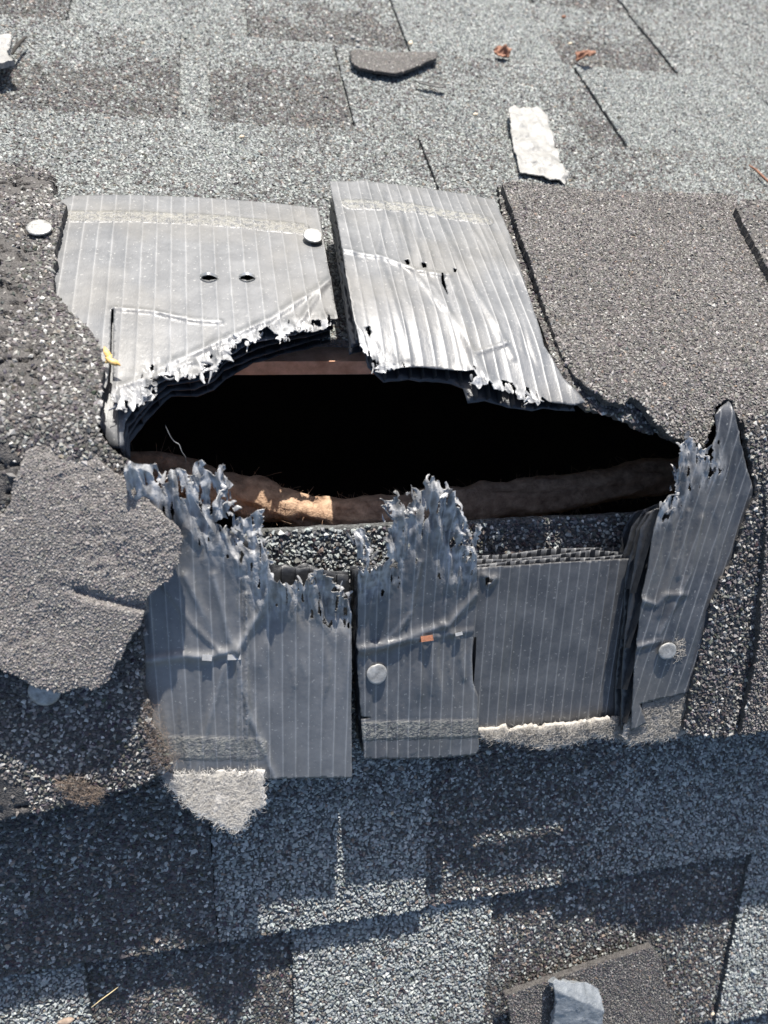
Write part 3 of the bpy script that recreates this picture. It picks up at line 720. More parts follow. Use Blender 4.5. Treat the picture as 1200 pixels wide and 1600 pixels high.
root, _ = panel('narrow grey panel before the hole, centre, with tall shredded peak and rusty staple', NMpx, wNM, .012, .0050, .02, NMt, 43, holes=[[(604, 876), (612, 874), (620, 880), (621, 890), (613, 889), (608, 893)]],
      detail=lambda X, Y: sum(d(X, Y) for d in dNM), crumple=.0038, tornr=.020, tornamp=.0018, shards=55, PM=PLM, bands=[([(570, 1142), (660, 1140), (745, 1138)], .0042)],
      whites=[([(559, 1018), (600, 1010), (650, 990), (700, 975), (742, 930)], .0012, .6), ([(559, 1012), (640, 1000), (738, 985)], .0008, .5), ([(655, 880), (640, 960), (600, 1000)], .0009, .4), ([(738, 1000), (736, 1060), (742, 1120)], .001, .5)],
      nply=4, lower=[[(568, 1182), (564, 1120), (559, 1020), (559, 895), (600, 890), (700, 885), (742, 880), (745, 936), (745, 1088), (746, 1171), (671, 1182)]])

# ---- near right, intact panel
def wN1(X, Y): return .0172 - .0016 * sstep(.05, .13, vN(Y)) - .0022 * sstep(.108, .122, X)
N1px = [(735, 888), (800, 884), (870, 879), (940, 875), (1010, 872), (1004, 960), (994, 1060), (984, 1122), (900, 1129), (820, 1136), (735, 1146)]
s1 = surf(wN1, .0)
root, _ = panel('flat dark panel before the hole with clean cut open cells along its top edge', N1px, wN1, .0, .0048, .01, None, 57, PM=PLD, chalk=3,
      holes=[[(757, 903), (762, 902), (766, 906), (770, 905), (767, 911), (761, 912), (758, 916)]], detail=crease([(756, 900), (764, 910), (772, 904)], s1, .0018, .0016), whites=[([(758, 900), (766, 910), (772, 905)], .0016, .6)], nply=3,
      dirt_litf=lambda X, Y: .25 + .5 * sstep(.178, .19, X), lower=[[(735, 888), (800, 884), (870, 879), (940, 875), (1010, 872), (1004, 960), (994, 1060), (984, 1122), (900, 1129), (820, 1136), (735, 1146)]])  # even dirt; the sunlit strip at its right is put into the colour

# ---- near far-right panel
def wN2(X, Y):
    v = vN(Y); xe = .196 - .05 * v
    return .0215 + .0036 * sstep(.03, -.005, X - xe - .01)
N2px = [(986, 1142), (990, 1060), (994, 1005), (1002, 930), (1011, 893), (1021, 825), (1028, 799), (1039, 788), (1053, 773), (1056, 743), (1062, 705), (1064, 690), (1079, 688), (1086, 701), (1101, 701), (1105, 716), (1109, 728), (1111, 701), (1118, 678), (1118, 649), (1124, 638), (1139, 626), (1150, 652), (1158, 695), (1168, 735), (1179, 770), (1168, 803), (1158, 840), (1154, 885), (1128, 925), (1116, 980), (1100, 1040), (1092, 1080), (1083, 1080), (1030, 1092), (1000, 1100), (1010, 1130)]
s2 = surf(wN2, .003)
N2t = [[(1028, 799), (1053, 773), (1058, 735), (1064, 692), (1100, 703), (1109, 735)]]
d2 = [crease([(1003, 938), (1025, 945), (1035, 930), (1070, 930)], s2, .0012, .0012), crease([(990, 1012), (1015, 1005), (1030, 1000)], s2, .0012, .0012), crease([(1095, 810), (1075, 900), (1030, 990)], s2, .0011, .0014), crease([(1050, 800), (1045, 900), (1030, 960)], s2, .0009, .0014), crease([(1075, 800), (1060, 900)], s2, .0009, .0012), folds(37, .0009, .02, .25), wrinkles(38, .0008, .0055)]
N2low = [[(977, 1144), (981, 1060), (989, 980), (999, 900), (1014, 828), (1030, 800), (1060, 790), (1120, 780), (1150, 800), (1150, 900), (1110, 1000), (1095, 1075), (1030, 1092), (1000, 1130)]]
root, _ = panel('dark panel at the right with a shiny nail and a tilted stacked left edge', N2px, wN2, .003, .0052, -.16, N2t, 63,
      detail=lambda X, Y: sum(d(X, Y) for d in d2), crumple=.0018, tornr=.012, tornamp=.0013, shards=45, PM=PLD, whites=[([(1003, 938), (1025, 945), (1035, 930)], .001, .6), ([(990, 1012), (1020, 1003)], .001, .7), ([(1095, 810), (1075, 900), (1030, 990)], .0009, .4), ([(1075, 800), (1060, 900)], .0008, .35)], nply=4, lower=N2low)

# ================================================================== CAP SHINGLES
def crk(seed, th=.10, amp=.0016, s=.012, asp=3.0):
    return lambda X, Y: -amp * sstep(th, 0, np.abs(fbm(X, Y * asp, s, seed, 4)))
capc = lambda X, Y, d: np.full((len(X), 3), .06)

# left cap, over the ridge
def wLC(X, Y): return .0245 + .001 * sstep(-.02, -.09, X) - .002 * sstep(.10, .16, Y) 
LCpx = [(-420, 262), (-100, 262), (0, 258), (40, 256), (75, 264), (82, 285), (84, 310), (104, 322), (98, 338), (92, 370), (84, 392), (90, 402), (82, 420), (85, 455), (105, 480), (140, 515), (158, 545), (163, 575), (160, 610), (157, 650), (152, 668), (165, 690), (185, 710), (203, 722), (212, 750), (235, 800), (250, 850), (245, 905), (231, 935), (224, 1000), (227, 1080), (240, 1140), (262, 1175), (268, 1195), (252, 1212), (212, 1232), (165, 1240), (150, 1252), (110, 1256), (60, 1268), (0, 1281), (-100, 1300), (-420, 1350)]
sLC = surf(wLC, .022)
bal_c = [(unps([p], sLC)[0, :2], r1, r2) for p, r1, r2 in [((35, 290), .014, .012), ((0, 410), .014, .035), ((-80, 560), .03, .05), ((8, 740), .010, .014), ((10, 1245), .012, .010), ((118, 330), .006, .014)]]
def bald(X, Y):
    m = np.zeros(X.shape)
    for c, a, b_ in bal_c: m = np.maximum(m, 1.4 - np.hypot((X - c[0]) / a, (Y - c[1]) / b_) + fbm(X, Y, .012, 55, 4) * .9)
    return np.clip(sstep(.45, .8, m), 0, .85)
def dLC(X, Y): return fbm(X, Y, .03, 61, 4) * .0022 + crk(63, .12, .0040, .010, 2.2)(X, Y) * bald(X, Y) + ridged(X, Y, .004, 65, 2) * .0004 * bald(X, Y)
LC = sheet('cap_shingle', None, sLC, [TAR], px=LCpx, spacing=.0012, thick=.0036, rough=.0007, seed=71, detail=dLC, colf=capc,
      gran=dict(sp=.00132, size=.00088, pal=PALCAP, tone=lambda X, Y: np.clip(.22 + fbm(X, Y, .03, 67) * .5, 0, 1), bald=bald, flat=.6, where=lambda X, Y: X > -.20))
tag(LC, 'big dark torn cap shingle folded over the ridge at the left, with bald tar patches', 'cap shingle', 'cap shingles over the ridge')

# scrap lying on it
def wSC(X, Y): return .0290 + .058 * np.clip(-Y / CP, 0, .13)
SCpx = [(-330, 640), (-120, 800), (-20, 832), (0, 812), (18, 780), (22, 755), (38, 712), (55, 686), (85, 681), (112, 683), (135, 702), (165, 727), (200, 752), (245, 795), (280, 825), (286, 842), (280, 880), (268, 905), (245, 920), (230, 935), (222, 975), (205, 1000), (190, 1025), (168, 1066), (150, 1077), (125, 1072), (100, 1082), (60, 1075), (35, 1058), (0, 1045), (-120, 1040), (-330, 1060)]
sSC = surf(wSC, .03)
sc_edge = unps([(286, 842), (268, 905), (222, 975), (168, 1066), (100, 1082), (0, 1045)], sSC)[:, :2]
sc_cr = unps([(120, 922), (150, 932), (190, 942), (225, 950)], sSC)[:, :2]
def dSC(X, Y):
    d = seg_dist(X, Y, sc_edge)
    return fbm(X, Y, .03, 81, 4) * .0014 + ridged(X * .8 + Y * .5, Y * 1.5 - X * .6, .006, 83, 3) * .00042 * sstep(.25, -.25, fbm(X, Y, .04, 84, 2) + (X + .06) * 6) + .0020 * sstep(.03, 0, d) - .0022 * np.exp(-(seg_dist(X, Y, sc_cr) / .0016) ** 2) + .0012 * sstep(0, .006, seg_dist(X, Y, sc_cr)) * 0
SC = sheet('shingle_scrap', None, sSC, [FLAP], px=SCpx, spacing=.0010, thick=.0030, rough=.0005, seed=73, detail=dSC, colf=capc,
      gran=dict(sp=.00098, size=.00046, pal=PALFLAP, tone=lambda X, Y: np.clip(.28 + fbm(X, Y, .02, 85) * .4, 0, 1), flat=.5, where=lambda X, Y: X > -.20))
tag(SC, 'large brown-grey torn shingle flap lying on the left cap, half covering a nail', 'shingle flap')

# right caps
def wRCu(X, Y): return .0305 + .0005 * sstep(.02, -.06, Y)
RCpx = [(784, 288), (800, 284), (860, 288), (930, 296), (1000, 300), (1080, 303), (1150, 306), (1150, 330), (1172, 372), (1205, 440), (1300, 560), (1420, 700), (1420, 1120), (1200, 1142), (1157, 1147), (1170, 1090), (1184, 1010), (1188, 940), (1196, 870), (1198, 790), (1191, 735), (1180, 700), (1163, 665), (1149, 642), (1145, 627), (1134, 622), (1120, 637), (1111, 668), (1103, 692), (1092, 697), (1076, 689), (1056, 686), (1040, 672), (1024, 658), (1010, 640), (996, 625), (984, 622), (974, 632), (951, 628), (935, 618), (918, 606), (900, 592), (885, 570), (872, 540), (858, 500), (843, 455), (828, 407), (812, 365), (798, 325)]
sRC = surf(wRCu, .03)
def dRC(X, Y): return fbm(X, Y, .05, 91, 3) * .0016 + ridged(X, Y * 1.5, .006, 93, 3) * .00022
RC = sheet('cap_shingle', None, sRC, [TAR], px=RCpx, spacing=.0014, thick=.0036, rough=.0006, seed=75, detail=dRC, colf=capc,
      gran=dict(sp=.00108, size=.00070, pal=PALCAP2, tone=lambda X, Y: np.clip(.12 + fbm(X, Y, .03, 95) * .4 + .4 * sstep(-.02, -.05, Y), 0, 1), flat=.7, where=lambda X, Y: X < .42))
tag(RC, 'broad grey cap shingle right of the hole, its torn edge overhanging the opening', 'cap shingle', 'cap shingles over the ridge')
# the course under it
def wLR(X, Y): return .0300 - .0075 * sstep(.03, -.02, Y) + .001 * sstep(.08, .14, Y) - .0035 * sstep(.02, .1, Y)
LRpx = [(778, 292), (785, 340), (788, 400), (795, 440), (803, 470), (815, 512), (834, 545), (856, 576), (880, 602), (905, 634), (925, 645), (951, 648), (980, 662), (1010, 676), (1032, 678), (1052, 690), (1100, 705), (1110, 640), (1060, 560), (1000, 480), (900, 320), (830, 292)]
LR = sheet('cap_shingle', None, surf(lambda X, Y: wLR(X, Y) - .0015, .028), [TAR], px=LRpx, spacing=.0013, thick=.0030, rough=.0008, seed=77, detail=dRC, colf=capc,
      gran=dict(sp=.0014, size=.00090, pal=PALCAP, tone=.35, flat=.7, where=lambda X, Y: X < .26))
tag(LR, 'narrow strip of lower cap shingle between the pale lifted panel and the broad cap', 'cap shingle', 'cap shingles over the ridge')
NRpx = [(1160, 655), (1168, 700), (1180, 745), (1182, 772), (1168, 800), (1156, 840), (1150, 872), (1128, 905), (1112, 945), (1104, 985), (1092, 1032), (1080, 1075), (1076, 1110), (1066, 1140), (1080, 1150), (1150, 1148), (1200, 1140), (1260, 1100), (1260, 700), (1200, 640)]
def wNR(X, Y): return .0268 + 0 * X
NR = sheet('cap_shingle', None, surf(wNR, .02), [TAR], px=NRpx, spacing=.0013, thick=.0030, rough=.0008, seed=79, detail=lambda X, Y: fbm(X, Y, .03, 97, 4) * .0014, colf=capc,
      gran=dict(sp=.00145, size=.00098, pal=PALCAP, tone=.45, flat=.75, where=lambda X, Y: X < .36))
tag(NR, 'dark coarse cap shingle strip running down between the right-hand panel and the broad cap', 'cap shingle', 'cap shingles over the ridge')
R2px = [(1148, 326), (1160, 312), (1300, 320), (1700, 345), (2600, 380), (2600, 700), (2600, 1010), (1700, 1090), (1440, 1130), (1380, 900), (1330, 640), (1262, 520), (1205, 425), (1172, 365)]
def wR2(X, Y): return .0345 - .004 * sstep(.02, -.06, Y)
R2 = sheet('cap_shingle', None, surf(wR2, .03), [TAR], px=R2px, spacing=.0022, thick=.0036, rough=.0006, seed=81, detail=dRC, colf=capc,
      gran=dict(sp=.0017, size=.001, pal=PALCAP2, tone=.1, flat=.7, where=lambda X, Y: X < .50))
tag(R2, 'overlapping cap shingle at the right edge of the photo behind a short dark gap', 'cap shingle', 'cap shingles over the ridge')

# ================================================================== FLEECE
def pad(label, px, w_, n, L, m, seed, thick=.0016, r=.00006, dirv=None, lift=.0016, cat='fleece'):
    sf = surf(w_, .0); rs = np.random.RandomState(seed); P = unps(px, sf); root = empty('fleece_scrap', tuple(P.mean(0)), label, cat)
    sheet('felt', root, sf, [m], px=px, spacing=.0014, thick=thick, rough=.0014, seed=seed, detail=lambda X, Y: fbm(X, Y, .006, seed, 4) * .0016)
    v, fs = fibres(rs, rand_in(rs, (P[:, :2] - P[:, :2].mean(0)) * .95 + P[:, :2].mean(0), n), L, r, surf(w_, .0), 3.0, lift, None)
    o = mesh('loose_fibres', v, fs, m, root); o['kind'] = 'stuff'
    return root
pad('white fleece scrap sticking out under the wide left panel onto the shaded shingles', [(252, 1214), (262, 1205), (290, 1208), (340, 1205), (412, 1205), (413, 1240), (410, 1262), (396, 1268), (372, 1302), (345, 1290), (300, 1265), (272, 1240)], lambda X, Y: .0192 + .26 * np.clip(-Y / CP - .148, 0, .05), 3400, .0042, FLEECE, 5, dirv=(-.9, .5))
pad('pale fleece strip fringing the bottom of the flat dark panel', [(745, 1142), (800, 1138), (900, 1130), (985, 1118), (1000, 1140), (1010, 1158), (985, 1160), (960, 1152), (930, 1150), (895, 1162), (860, 1170), (830, 1168), (800, 1160), (775, 1158), (750, 1158)], .0168, 2400, .0036, FLEECED, 6, lift=.0025)
pad('fuzzy grey fleece under the right-hand panel below the shiny nail', [(993, 1094), (1030, 1086), (1080, 1074), (1090, 1100), (1076, 1145), (1040, 1156), (1010, 1158), (985, 1163), (972, 1152), (986, 1125)], .0225, 2400, .0038, FLEECED, 8, lift=.0020)

# ================================================================== INSIDE THE HOLE
def beam():
    c = [(120, 735), (200, 735), (300, 748), (360, 768), (420, 787), (480, 801), (540, 806), (600, 803), (670, 797), (740, 790), (820, 782), (900, 768), (980, 752), (1060, 743), (1180, 735)]
    pts = []
    for p in c:
        d = RC_ @ np.array([(p[0] - 600) / FPX, (p[1] - 800) / FPX, 1.0]); k = (-.065 - CAM[2]) / d[2]; pts.append(CAM + d * k)
    pts = np.array(pts)
    t = np.linspace(0, len(pts) - 1, 160); i = np.arange(len(pts)); q = np.stack([np.interp(t, i, pts[:, j]) for j in range(3)], 1)
    for _ in range(8): q[1:-1] = .25 * q[:-2] + .5 * q[1:-1] + .25 * q[2:]
    V, F = tube(q, .0092, 28)
    a = np.tile(np.arange(28), 160); b = np.repeat(np.arange(160), 28)
    nz = fbm(b * .06, np.cos(a / 28 * 6.283) * 1.5 + 5, .5, 7, 5) * .0045
    cen = np.repeat(q, 28, 0); dr = V - cen; dr /= np.linalg.norm(dr, axis=1)[:, None]
    V = cen + dr * (.0092 + nz[:, None])
    V += dr * (ridged(b * .09, np.cos(a / 28 * 6.283) * .6 + 9, 1.0, 17, 3) * .0006)[:, None]
    rs = np.random.RandomState(3); fz = []
    for _ in range(1400):
        k = rs.randint(len(V)); p = V[k]; d0 = dr[k] * .35 + rs.normal(size=3) * .8; d0 /= np.linalg.norm(d0); L = rs.uniform(.0015, .005)
        d1 = d0 + rs.normal(size=3) * .7
        fz.append(tube([p, p + d0 * L * .35, p + d0 * L * .5 + d1 * L * .3, p + d0 * L * .55 + d1 * L * .6], .00007, 3, caps=False))
    V2, F2 = join(fz); nV = len(V)
    F = F + [f_ + nV for f_ in F2]; V = np.vstack([V, V2])
    o = mesh('wooden_pole', V, F, BARK); tag(o, 'rough brown sagging wooden pole running along inside the black opening', 'wood')
beam()
def line3(name, px, zs, r, m, label, cat, n=5):
    pts = []
    for (p, z) in zip(px, zs):
        if callable(z): pts.append(unp(p, z))
        else:
            d = RC_ @ np.array([(p[0] - 600) / FPX, (p[1] - 800) / FPX, 1.0]); pts.append(CAM + d * ((z - CAM[2]) / d[2]))
    pts = np.array(pts); t = np.linspace(0, len(pts) - 1, 30); i = np.arange(len(pts))
    q = np.stack([np.interp(t, i, pts[:, j]) for j in range(3)], 1)
    for _ in range(1): q[1:-1] = .25 * q[:-2] + .5 * q[1:-1] + .25 * q[2:]
    V, F = tube(q, r * (1 - .6 * np.abs(np.linspace(-1, 1, 30)) ** 3), n)
    return tag(mesh(name, V, F, m), label, cat)
line3('fibre_strand', [(258, 664), (266, 682), (272, 690), (280, 694), (284, 706), (290, 714), (291, 722)], [-.004, -.006, -.008, -.009, -.010, -.012, -.014], .00022, STEEL, 'thin curly thread hanging in the black opening at the left', 'thread')

# ================================================================== NAILS AND STAPLES
def nail(px, sf, r, label, tilt=(0, 0), lift=.0006, m=NAIL, seed=0):
    p = unp(px, sf); e = .001
    nx = -(sf(p[0] + e, p[1]) - sf(p[0] - e, p[1])) / (2 * e); ny = -(sf(p[0], p[1] + e) - sf(p[0], p[1] - e)) / (2 * e)
    nrm = Vector((float(nx) + tilt[0], float(ny) + tilt[1], 1)).normalized(); q = nrm.to_track_quat('Z', 'Y').to_matrix()
    rs = np.random.RandomState(seed)
    n = 40; th = np.linspace(0, 2 * np.pi, n, endpoint=False); rim = 1 + .03 * np.cos(2 * th + rs.rand() * 6) + .02 * np.cos(3 * th + rs.rand() * 6)
    rim -= .07 * np.exp(-((th - rs.uniform(.5, 5)) / .18) ** 2)
    prof = [(0, .00046), (.25, .00050), (.5, .00050), (.75, .00048), (.94, .00042), (1.0, .00015), (.98, -.0004), (.2, -.0006)]
    V = []
    for k, (a, h) in enumerate(prof):
        for j in range(n):
            rr = r * a * (rim[j] if a > .5 else 1); V.append((rr * math.cos(th[j]), rr * math.sin(th[j]), h + rs.normal() * .00002))
    F = [np.array([[k * n + j, k * n + (j + 1) % n, (k + 1) * n + (j + 1) % n, (k + 1) * n + j] for k in range(len(prof) - 1) for j in range(n)])]
    V = np.array(V); V[:, 2] += lift
    root = empty('roofing_nail', tuple(p), label, 'nail', 'round flat nail heads')
    Rm = np.array(q)
    mesh('nail_head', V @ Rm.T + p, [f_[:, ::-1] for f_ in F], m, root, smooth=[True])
    sv, sfc = tube([(0, 0, lift - .0004), (0, 0, -.008), (0, 0, -.016)], .0016, 10)
    mesh('nail_shank', sv @ Rm.T + p, sfc, m, root)
    return root
nail((62, 359), surf(.0262, .022), .0054, 'round nail head in the granular left cap, top left of the hole', lift=.0010, seed=1, tilt=(-.04, -.06))
nail((489, 374), surf(.0207, .02), .0049, 'round nail head at the right corner of the pale panel with two raised staples', lift=.0022, seed=2, tilt=(.0, -.16))
nail((588, 1051), surf(wNM, .012), .0046, 'shaded bluish nail head in the narrow middle panel', lift=.0014, seed=3, tilt=(0, .15))
nail((1040, 1015), surf(wN2, .003), .0043, 'bright shiny nail head in the dark right-hand panel', lift=.0016, seed=4, tilt=(-.05, .12))
nail((70, 1080), surf(.0262, .02), .0058, 'nail head half hidden under the lower edge of the brown-grey flap', lift=.0008, seed=5)
def staple(a, b, sf, h, label, m=STEEL, wd=.0011, arc=True):
    A, B = unp(a, sf), unp(b, sf); n = 14; s = np.linspace(0, 1, n)
    q = A[None] * (1 - s)[:, None] + B[None] * s[:, None]
    q[:, 2] += (h * np.sin(np.pi * s) if arc else h * np.minimum(1, np.minimum(s, 1 - s) * 14)) - .0006 + .0008
    q[0, 2] -= .002; q[-1, 2] -= .002
    d = np.array([-(B - A)[1], (B - A)[0], 0]); d /= np.linalg.norm(d)
    V = []; th_ = .0004
    for p in q: V += [p - d * wd / 2, p + d * wd / 2, p + d * wd / 2 + [0, 0, th_], p - d * wd / 2 + [0, 0, th_]]
    F = np.array([[4 * i + j, 4 * i + 4 + j, 4 * i + 4 + (j + 1) % 4, 4 * i + (j + 1) % 4] for i in range(n - 1) for j in range(4)])
    o = mesh('staple', V, [F, np.array([[0, 1, 2, 3], [4 * n - 1, 4 * n - 2, 4 * n - 3, 4 * n - 4]])], m, smooth=[False, False]); o.name = 'staple'
    return tag(o, label, 'staple', 'staples in the vent panels')
staple((311, 433), (341, 434), surf(.0207, .02), .0030, 'left raised arched staple on the pale upper left panel', wd=.0012)
staple((372, 433), (400, 434), surf(.0207, .02), .0030, 'right raised arched staple on the pale upper left panel', wd=.0012)
staple((315, 1027), (333, 1028), surf(lambda X, Y: wNL(X, Y) + .0012, .012), .0008, 'left flat staple on the crease of the wide near left panel', wd=.0024, arc=False)
staple((354, 1027), (378, 1026), surf(lambda X, Y: wNL(X, Y) + .0012, .012), .0008, 'right flat staple on the crease of the wide near left panel', wd=.0022, arc=False)
staple((655, 999), (677, 996), surf(lambda X, Y: wNM(X, Y) + .0012, .012), .0010, 'orange rusty staple on the narrow middle panel', RUST, .0024, False)
staple((709, 992), (722, 989), surf(lambda X, Y: wNM(X, Y) + .0008, .012), .0010, 'small shiny broken staple near the right edge of the narrow middle panel', STEEL, .0014, False)

# ================================================================== DEBRIS
def flake(name, px, sf, m, label, cat, thick=.0012, seed=1, amp=.001, s=.01, spacing=.0012, lift=None, gran=None, rough=.0004, group=None, parent=None):
    o = sheet(name, parent, sf, [m], px=px, spacing=spacing, thick=thick, rough=rough, seed=seed, detail=(lambda X, Y: fbm(X, Y, s, seed, 4) * amp + (lift(X, Y) if lift else 0)), gran=gran, colf=capc)
    return tag(o, label, cat, group) if parent is None else o
F0 = lambda h: surf(h)
flake('film_strip', [(795, 168), (803, 164), (812, 168), (838, 167), (846, 170), (856, 180), (860, 196), (868, 225), (880, 258), (887, 275), (884, 287), (874, 280), (858, 282), (848, 275), (830, 272), (812, 270), (808, 250), (801, 225), (798, 195)], F0(.0032), TAPE, 'white crinkled film strip lying on the far shingles', 'film', .0006, 3, .0034, .009, .0010)
flake('shingle_chip', [(547, 79), (560, 76), (600, 80), (650, 83), (684, 82), (682, 92), (660, 100), (640, 108), (618, 114), (590, 110), (560, 104), (550, 96)], F0(.0045), TAR, 'flat grey broken shingle chip with pointed right end near the top centre', 'shingle chip', .0018, 4, .002, .03, .0025, gran=dict(sp=.0022, size=.0007, pal=PALCAP2, tone=.0, flat=.4))
flake('plastic_sliver', [(648, 125), (665, 128), (697, 132), (694, 136), (672, 133), (655, 129)], F0(.0026), PLI, 'thin dark sliver below the broken shingle chip', 'sliver', .0006, 6, .0006)
flake('film_scrap', [(-60, 60), (-20, 57), (0, 57), (20, 56), (16, 68), (10, 78), (14, 88), (22, 96), (10, 98), (0, 102), (-60, 108)], F0(.010), TAPE, 'curled whitish scrap at the left edge near the top', 'scrap', .003, 7, .004, .015, .0014)
line3('twig', [(18, 85), (25, 75), (32, 66), (42, 57)], [F0(.005)] * 4, .0011, DARK, 'short dark bent twig beside the whitish scrap at the top left', 'twig')
flake('dry_leaf', [(775, 72), (782, 67), (792, 68), (800, 74), (799, 81), (788, 83), (778, 79)], F0(.007), LEAF, 'crumpled reddish leaf bit at the top, nearer the middle', 'leaf', .0008, 8, .009, .006, .001, group=None)
flake('dry_leaf', [(900, 80), (908, 76), (918, 78), (927, 83), (928, 89), (918, 91), (906, 87)], F0(.007), LEAF, 'crumpled reddish leaf bit on the dark tab at the top right', 'leaf', .0008, 9, .009, .006, .001)
line3('twig', [(1170, 258), (1182, 266), (1192, 276), (1204, 287)], [F0(.003)] * 4, .0009, LEAF, 'thin brown twig at the right edge above the broad cap', 'twig')
line3('straw', [(143, 1574), (158, 1562), (172, 1552), (185, 1542)], [F0(.004)] * 4, .00028, STRAW, 'thin pale straw on the dark tab at the bottom left', 'straw')
def husk(px, sf, label, m, a, b, ang, seed, h=.0012, name='seed_husk', cat='seed', group=None):
    p = unp(px, sf); rs = np.random.RandomState(seed); n = 12; k = 9; V = []
    for i in range(k):
        t = i / (k - 1); rr = math.sin(math.pi * (t * .94 + .03)) ** .8
        for j in range(n):
            th = 2 * math.pi * j / n; x = (t - .5) * 2 * a; y = b * rr * math.cos(th); z = b * .7 * rr * math.sin(th)
            jx = 1 + rs.normal() * .08
            V.append((p[0] + (x * math.cos(ang) - y * math.sin(ang)) * jx, p[1] + (x * math.sin(ang) + y * math.cos(ang)) * jx, p[2] + z + h))
    F = [np.array([[i * n + j, i * n + (j + 1) % n, (i + 1) * n + (j + 1) % n, (i + 1) * n + j] for i in range(k - 1) for j in range(n)]), np.array([list(range(n))[::-1], list(range((k - 1) * n, k * n))])]
    return tag(mesh(name, V, F, m, smooth=[True, False]), label, cat, group)
hr = empty('seed_husk', tuple(unp((172, 562), surf(.0255, .02))), 'split amber husk at the cap edge on the left', 'husk')
for (p, a, b, g_) in [((169, 556), .0032, .0012, 1.9), ((177, 567), .0030, .0012, -.5), ((171, 563), .0020, .0010, 1.0)]:
    o = husk(p, surf(.0255, .02), None, AMBER, a, b, g_, 3, name='husk_half', cat=None); o.parent = hr; o.matrix_parent_inverse = Matrix.Translation(-Vector(hr.location))
husk((641, 70), F0(.002), 'yellowish seed beside the slit at the top centre', PEB, .0026, .0018, 1.2, 4)
husk((612, 1270), F0(.001), 'tiny tan seed on the shaded shingles below the narrow middle panel', PEB, .0010, .0008, .6, 5)
husk((958, 1496), F0(-.001), 'pale elongated seed at the upper edge of the lower right shingle scrap', PEB, .0024, .0011, .25, 6)
husk((1112, 1583), F0(-.001), 'small yellow seed in the slit at the bottom right', PEB, .0013, .0009, .3, 7)
husk((378, 216), F0(.002), 'small orange-tan seed on the far shingles above the upper left panel', PEB, .0016, .0012, .3, 8)
husk((742, 181), F0(.002), 'small tan seed left of the white film strip', PEB, .0018, .0013, .3, 9)
husk((880, 28), F0(.002), 'brownish seed at the top, right of centre', LEAF, .0026, .0017, .3, 10)
husk((890, 70), F0(.002), 'pale yellow seed just above the right reddish leaf bit', PEB, .0022, .0013, .3, 11)
husk((104, 1594), F0(-.001), 'pale crumb at the very bottom edge on the left', TUFT, .0040, .0018, .05, 12)
for i, (p, lb) in enumerate([((551, 61), 'larger white pebble above the broken shingle chip, leftmost of three'), ((559, 65), 'white pebble above the broken shingle chip, middle of three'), ((559, 74), 'white pebble touching the broken shingle chip, lowest of three'), ((517, 60), 'white pebble left of the three above the broken shingle chip'), ((947, 56), 'lone white pebble above the right reddish leaf bit')]):
    husk(p, F0(.002), lb, TAPE, .0022, .0018, .3 * i, 20 + i, name='pebble', cat='pebble', group='white pebbles on the far shingles')

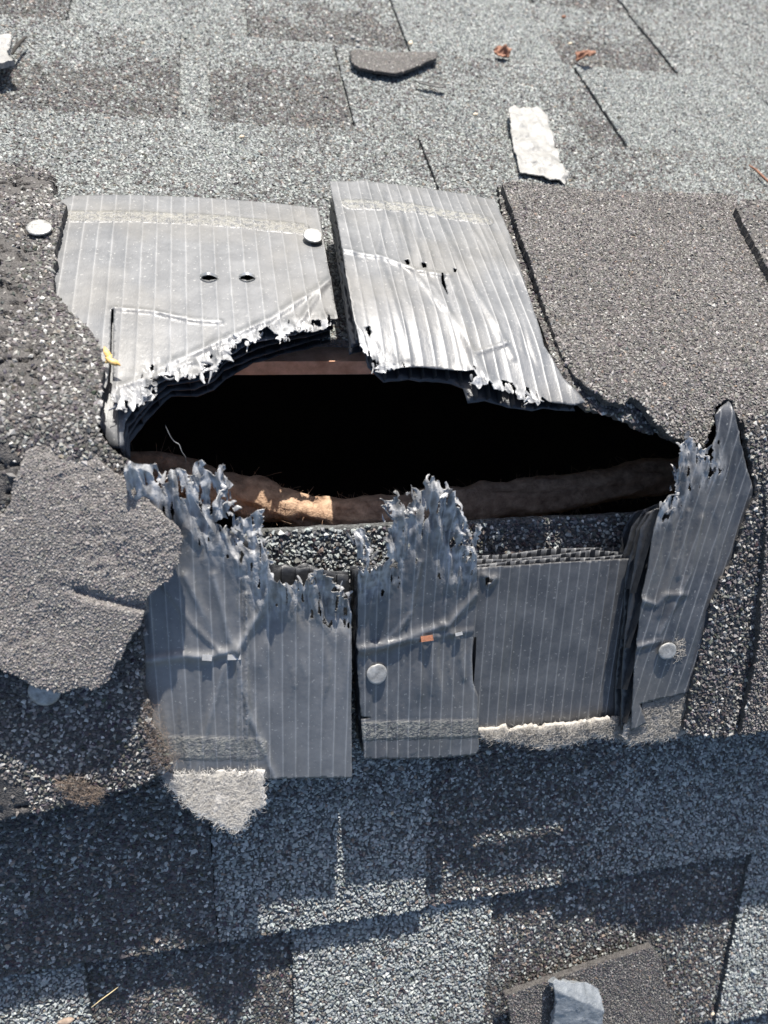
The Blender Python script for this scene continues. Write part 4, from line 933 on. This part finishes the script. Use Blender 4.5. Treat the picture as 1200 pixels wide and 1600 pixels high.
# brown fibre tuft at the left cap's lower edge
rs = np.random.RandomState(44); tp = unps([(85, 1222), (120, 1215), (160, 1236), (160, 1250), (140, 1258), (105, 1246)], surf(.0262, .0))[:, :2]
v, fs = fibres(rs, rand_in(rs, tp, 600), .0035, .00005, surf(.0258, .0), 3.5, .0016)
tag(mesh('fibre_tuft', v, fs, TUFT), 'matted brown fibre tuft on the lower edge of the left cap', 'fibre tuft', kind='stuff')
rs = np.random.RandomState(45); tp = unps([(228, 1085), (240, 1100), (262, 1150), (285, 1190), (262, 1205), (240, 1190), (225, 1140)], surf(.0270, .0))[:, :2]
v, fs = fibres(rs, rand_in(rs, tp, 420), .0035, .00004, surf(.0262, .0), 3.0, .0010)
tag(mesh('fibre_tuft', v, fs, TUFT), 'thin tan fibre mat along the edge where the left cap meets the wide panel', 'fibre tuft', kind='stuff')
rs = np.random.RandomState(46); tp = unps([(1052, 1000), (1062, 998), (1066, 1014), (1060, 1028), (1050, 1030)], surf(wN2, .003))[:, :2]
v, fs = fibres(rs, rand_in(rs, tp, 90), .004, .00008, surf(wN2, .003), 1.5, .001, dirv=(1, -.3))
tag(mesh('fibre_tuft', v, fs, FLEECED), 'little grey fibre tuft beside the shiny nail in the right-hand panel', 'fibre tuft', kind='stuff')

# bottom right scrap with a slate-grey chip standing on it
sBS = surf(.0052, 0)
flake('shingle_scrap', [(790, 1556), (830, 1542), (870, 1529), (920, 1511), (973, 1493), (1018, 1480), (1032, 1498), (1036, 1520), (1045, 1550), (1060, 1620), (1060, 1700), (780, 1700), (800, 1600)], sBS, TAR, 'brown-grey shingle scrap at the bottom right, with a slate-blue chip on it', 'shingle scrap', .003, 12, .0018, .03, .0016,
      gran=dict(sp=.0011, size=.00052, pal=PALCAP2, tone=.55, flat=.45))
def chip():
    sf = surf(.0085, 0); r1, r2 = unp((862, 1540), sf)[:2], unp((942, 1576), sf)[:2]
    d = (r2 - r1) / np.hypot(*(r2 - r1)); nn = np.array([-d[1], d[0]])
    def dz(X, Y):
        t = (X - r1[0]) * nn[0] + (Y - r1[1]) * nn[1]      # beyond the crest: falls quickly; before it: a long broken slope
        return np.where(t > 0, -.85 * t, .10 * t) + .0055 + vl(X / .004, Y / .005, 5) * .0011 + vl(X / .0015, Y / .0018, 6) * .00045 - .0012 * sstep(.0, .003, np.abs(X - r1[0] - .012) - .009)
    o = sheet('slate_chip', None, sf, [CHIP], px=[(861, 1533), (868, 1529), (900, 1536), (938, 1541), (941, 1560), (937, 1590), (938, 1640), (866, 1642), (860, 1600), (863, 1560)], spacing=.0008, thick=.004, rough=.0006, seed=9, detail=dz)
    tag(o, 'wedge shaped slate-blue chip with bright top face, bottom right', 'stone chip')
chip()
bpy.context.view_layer.update()
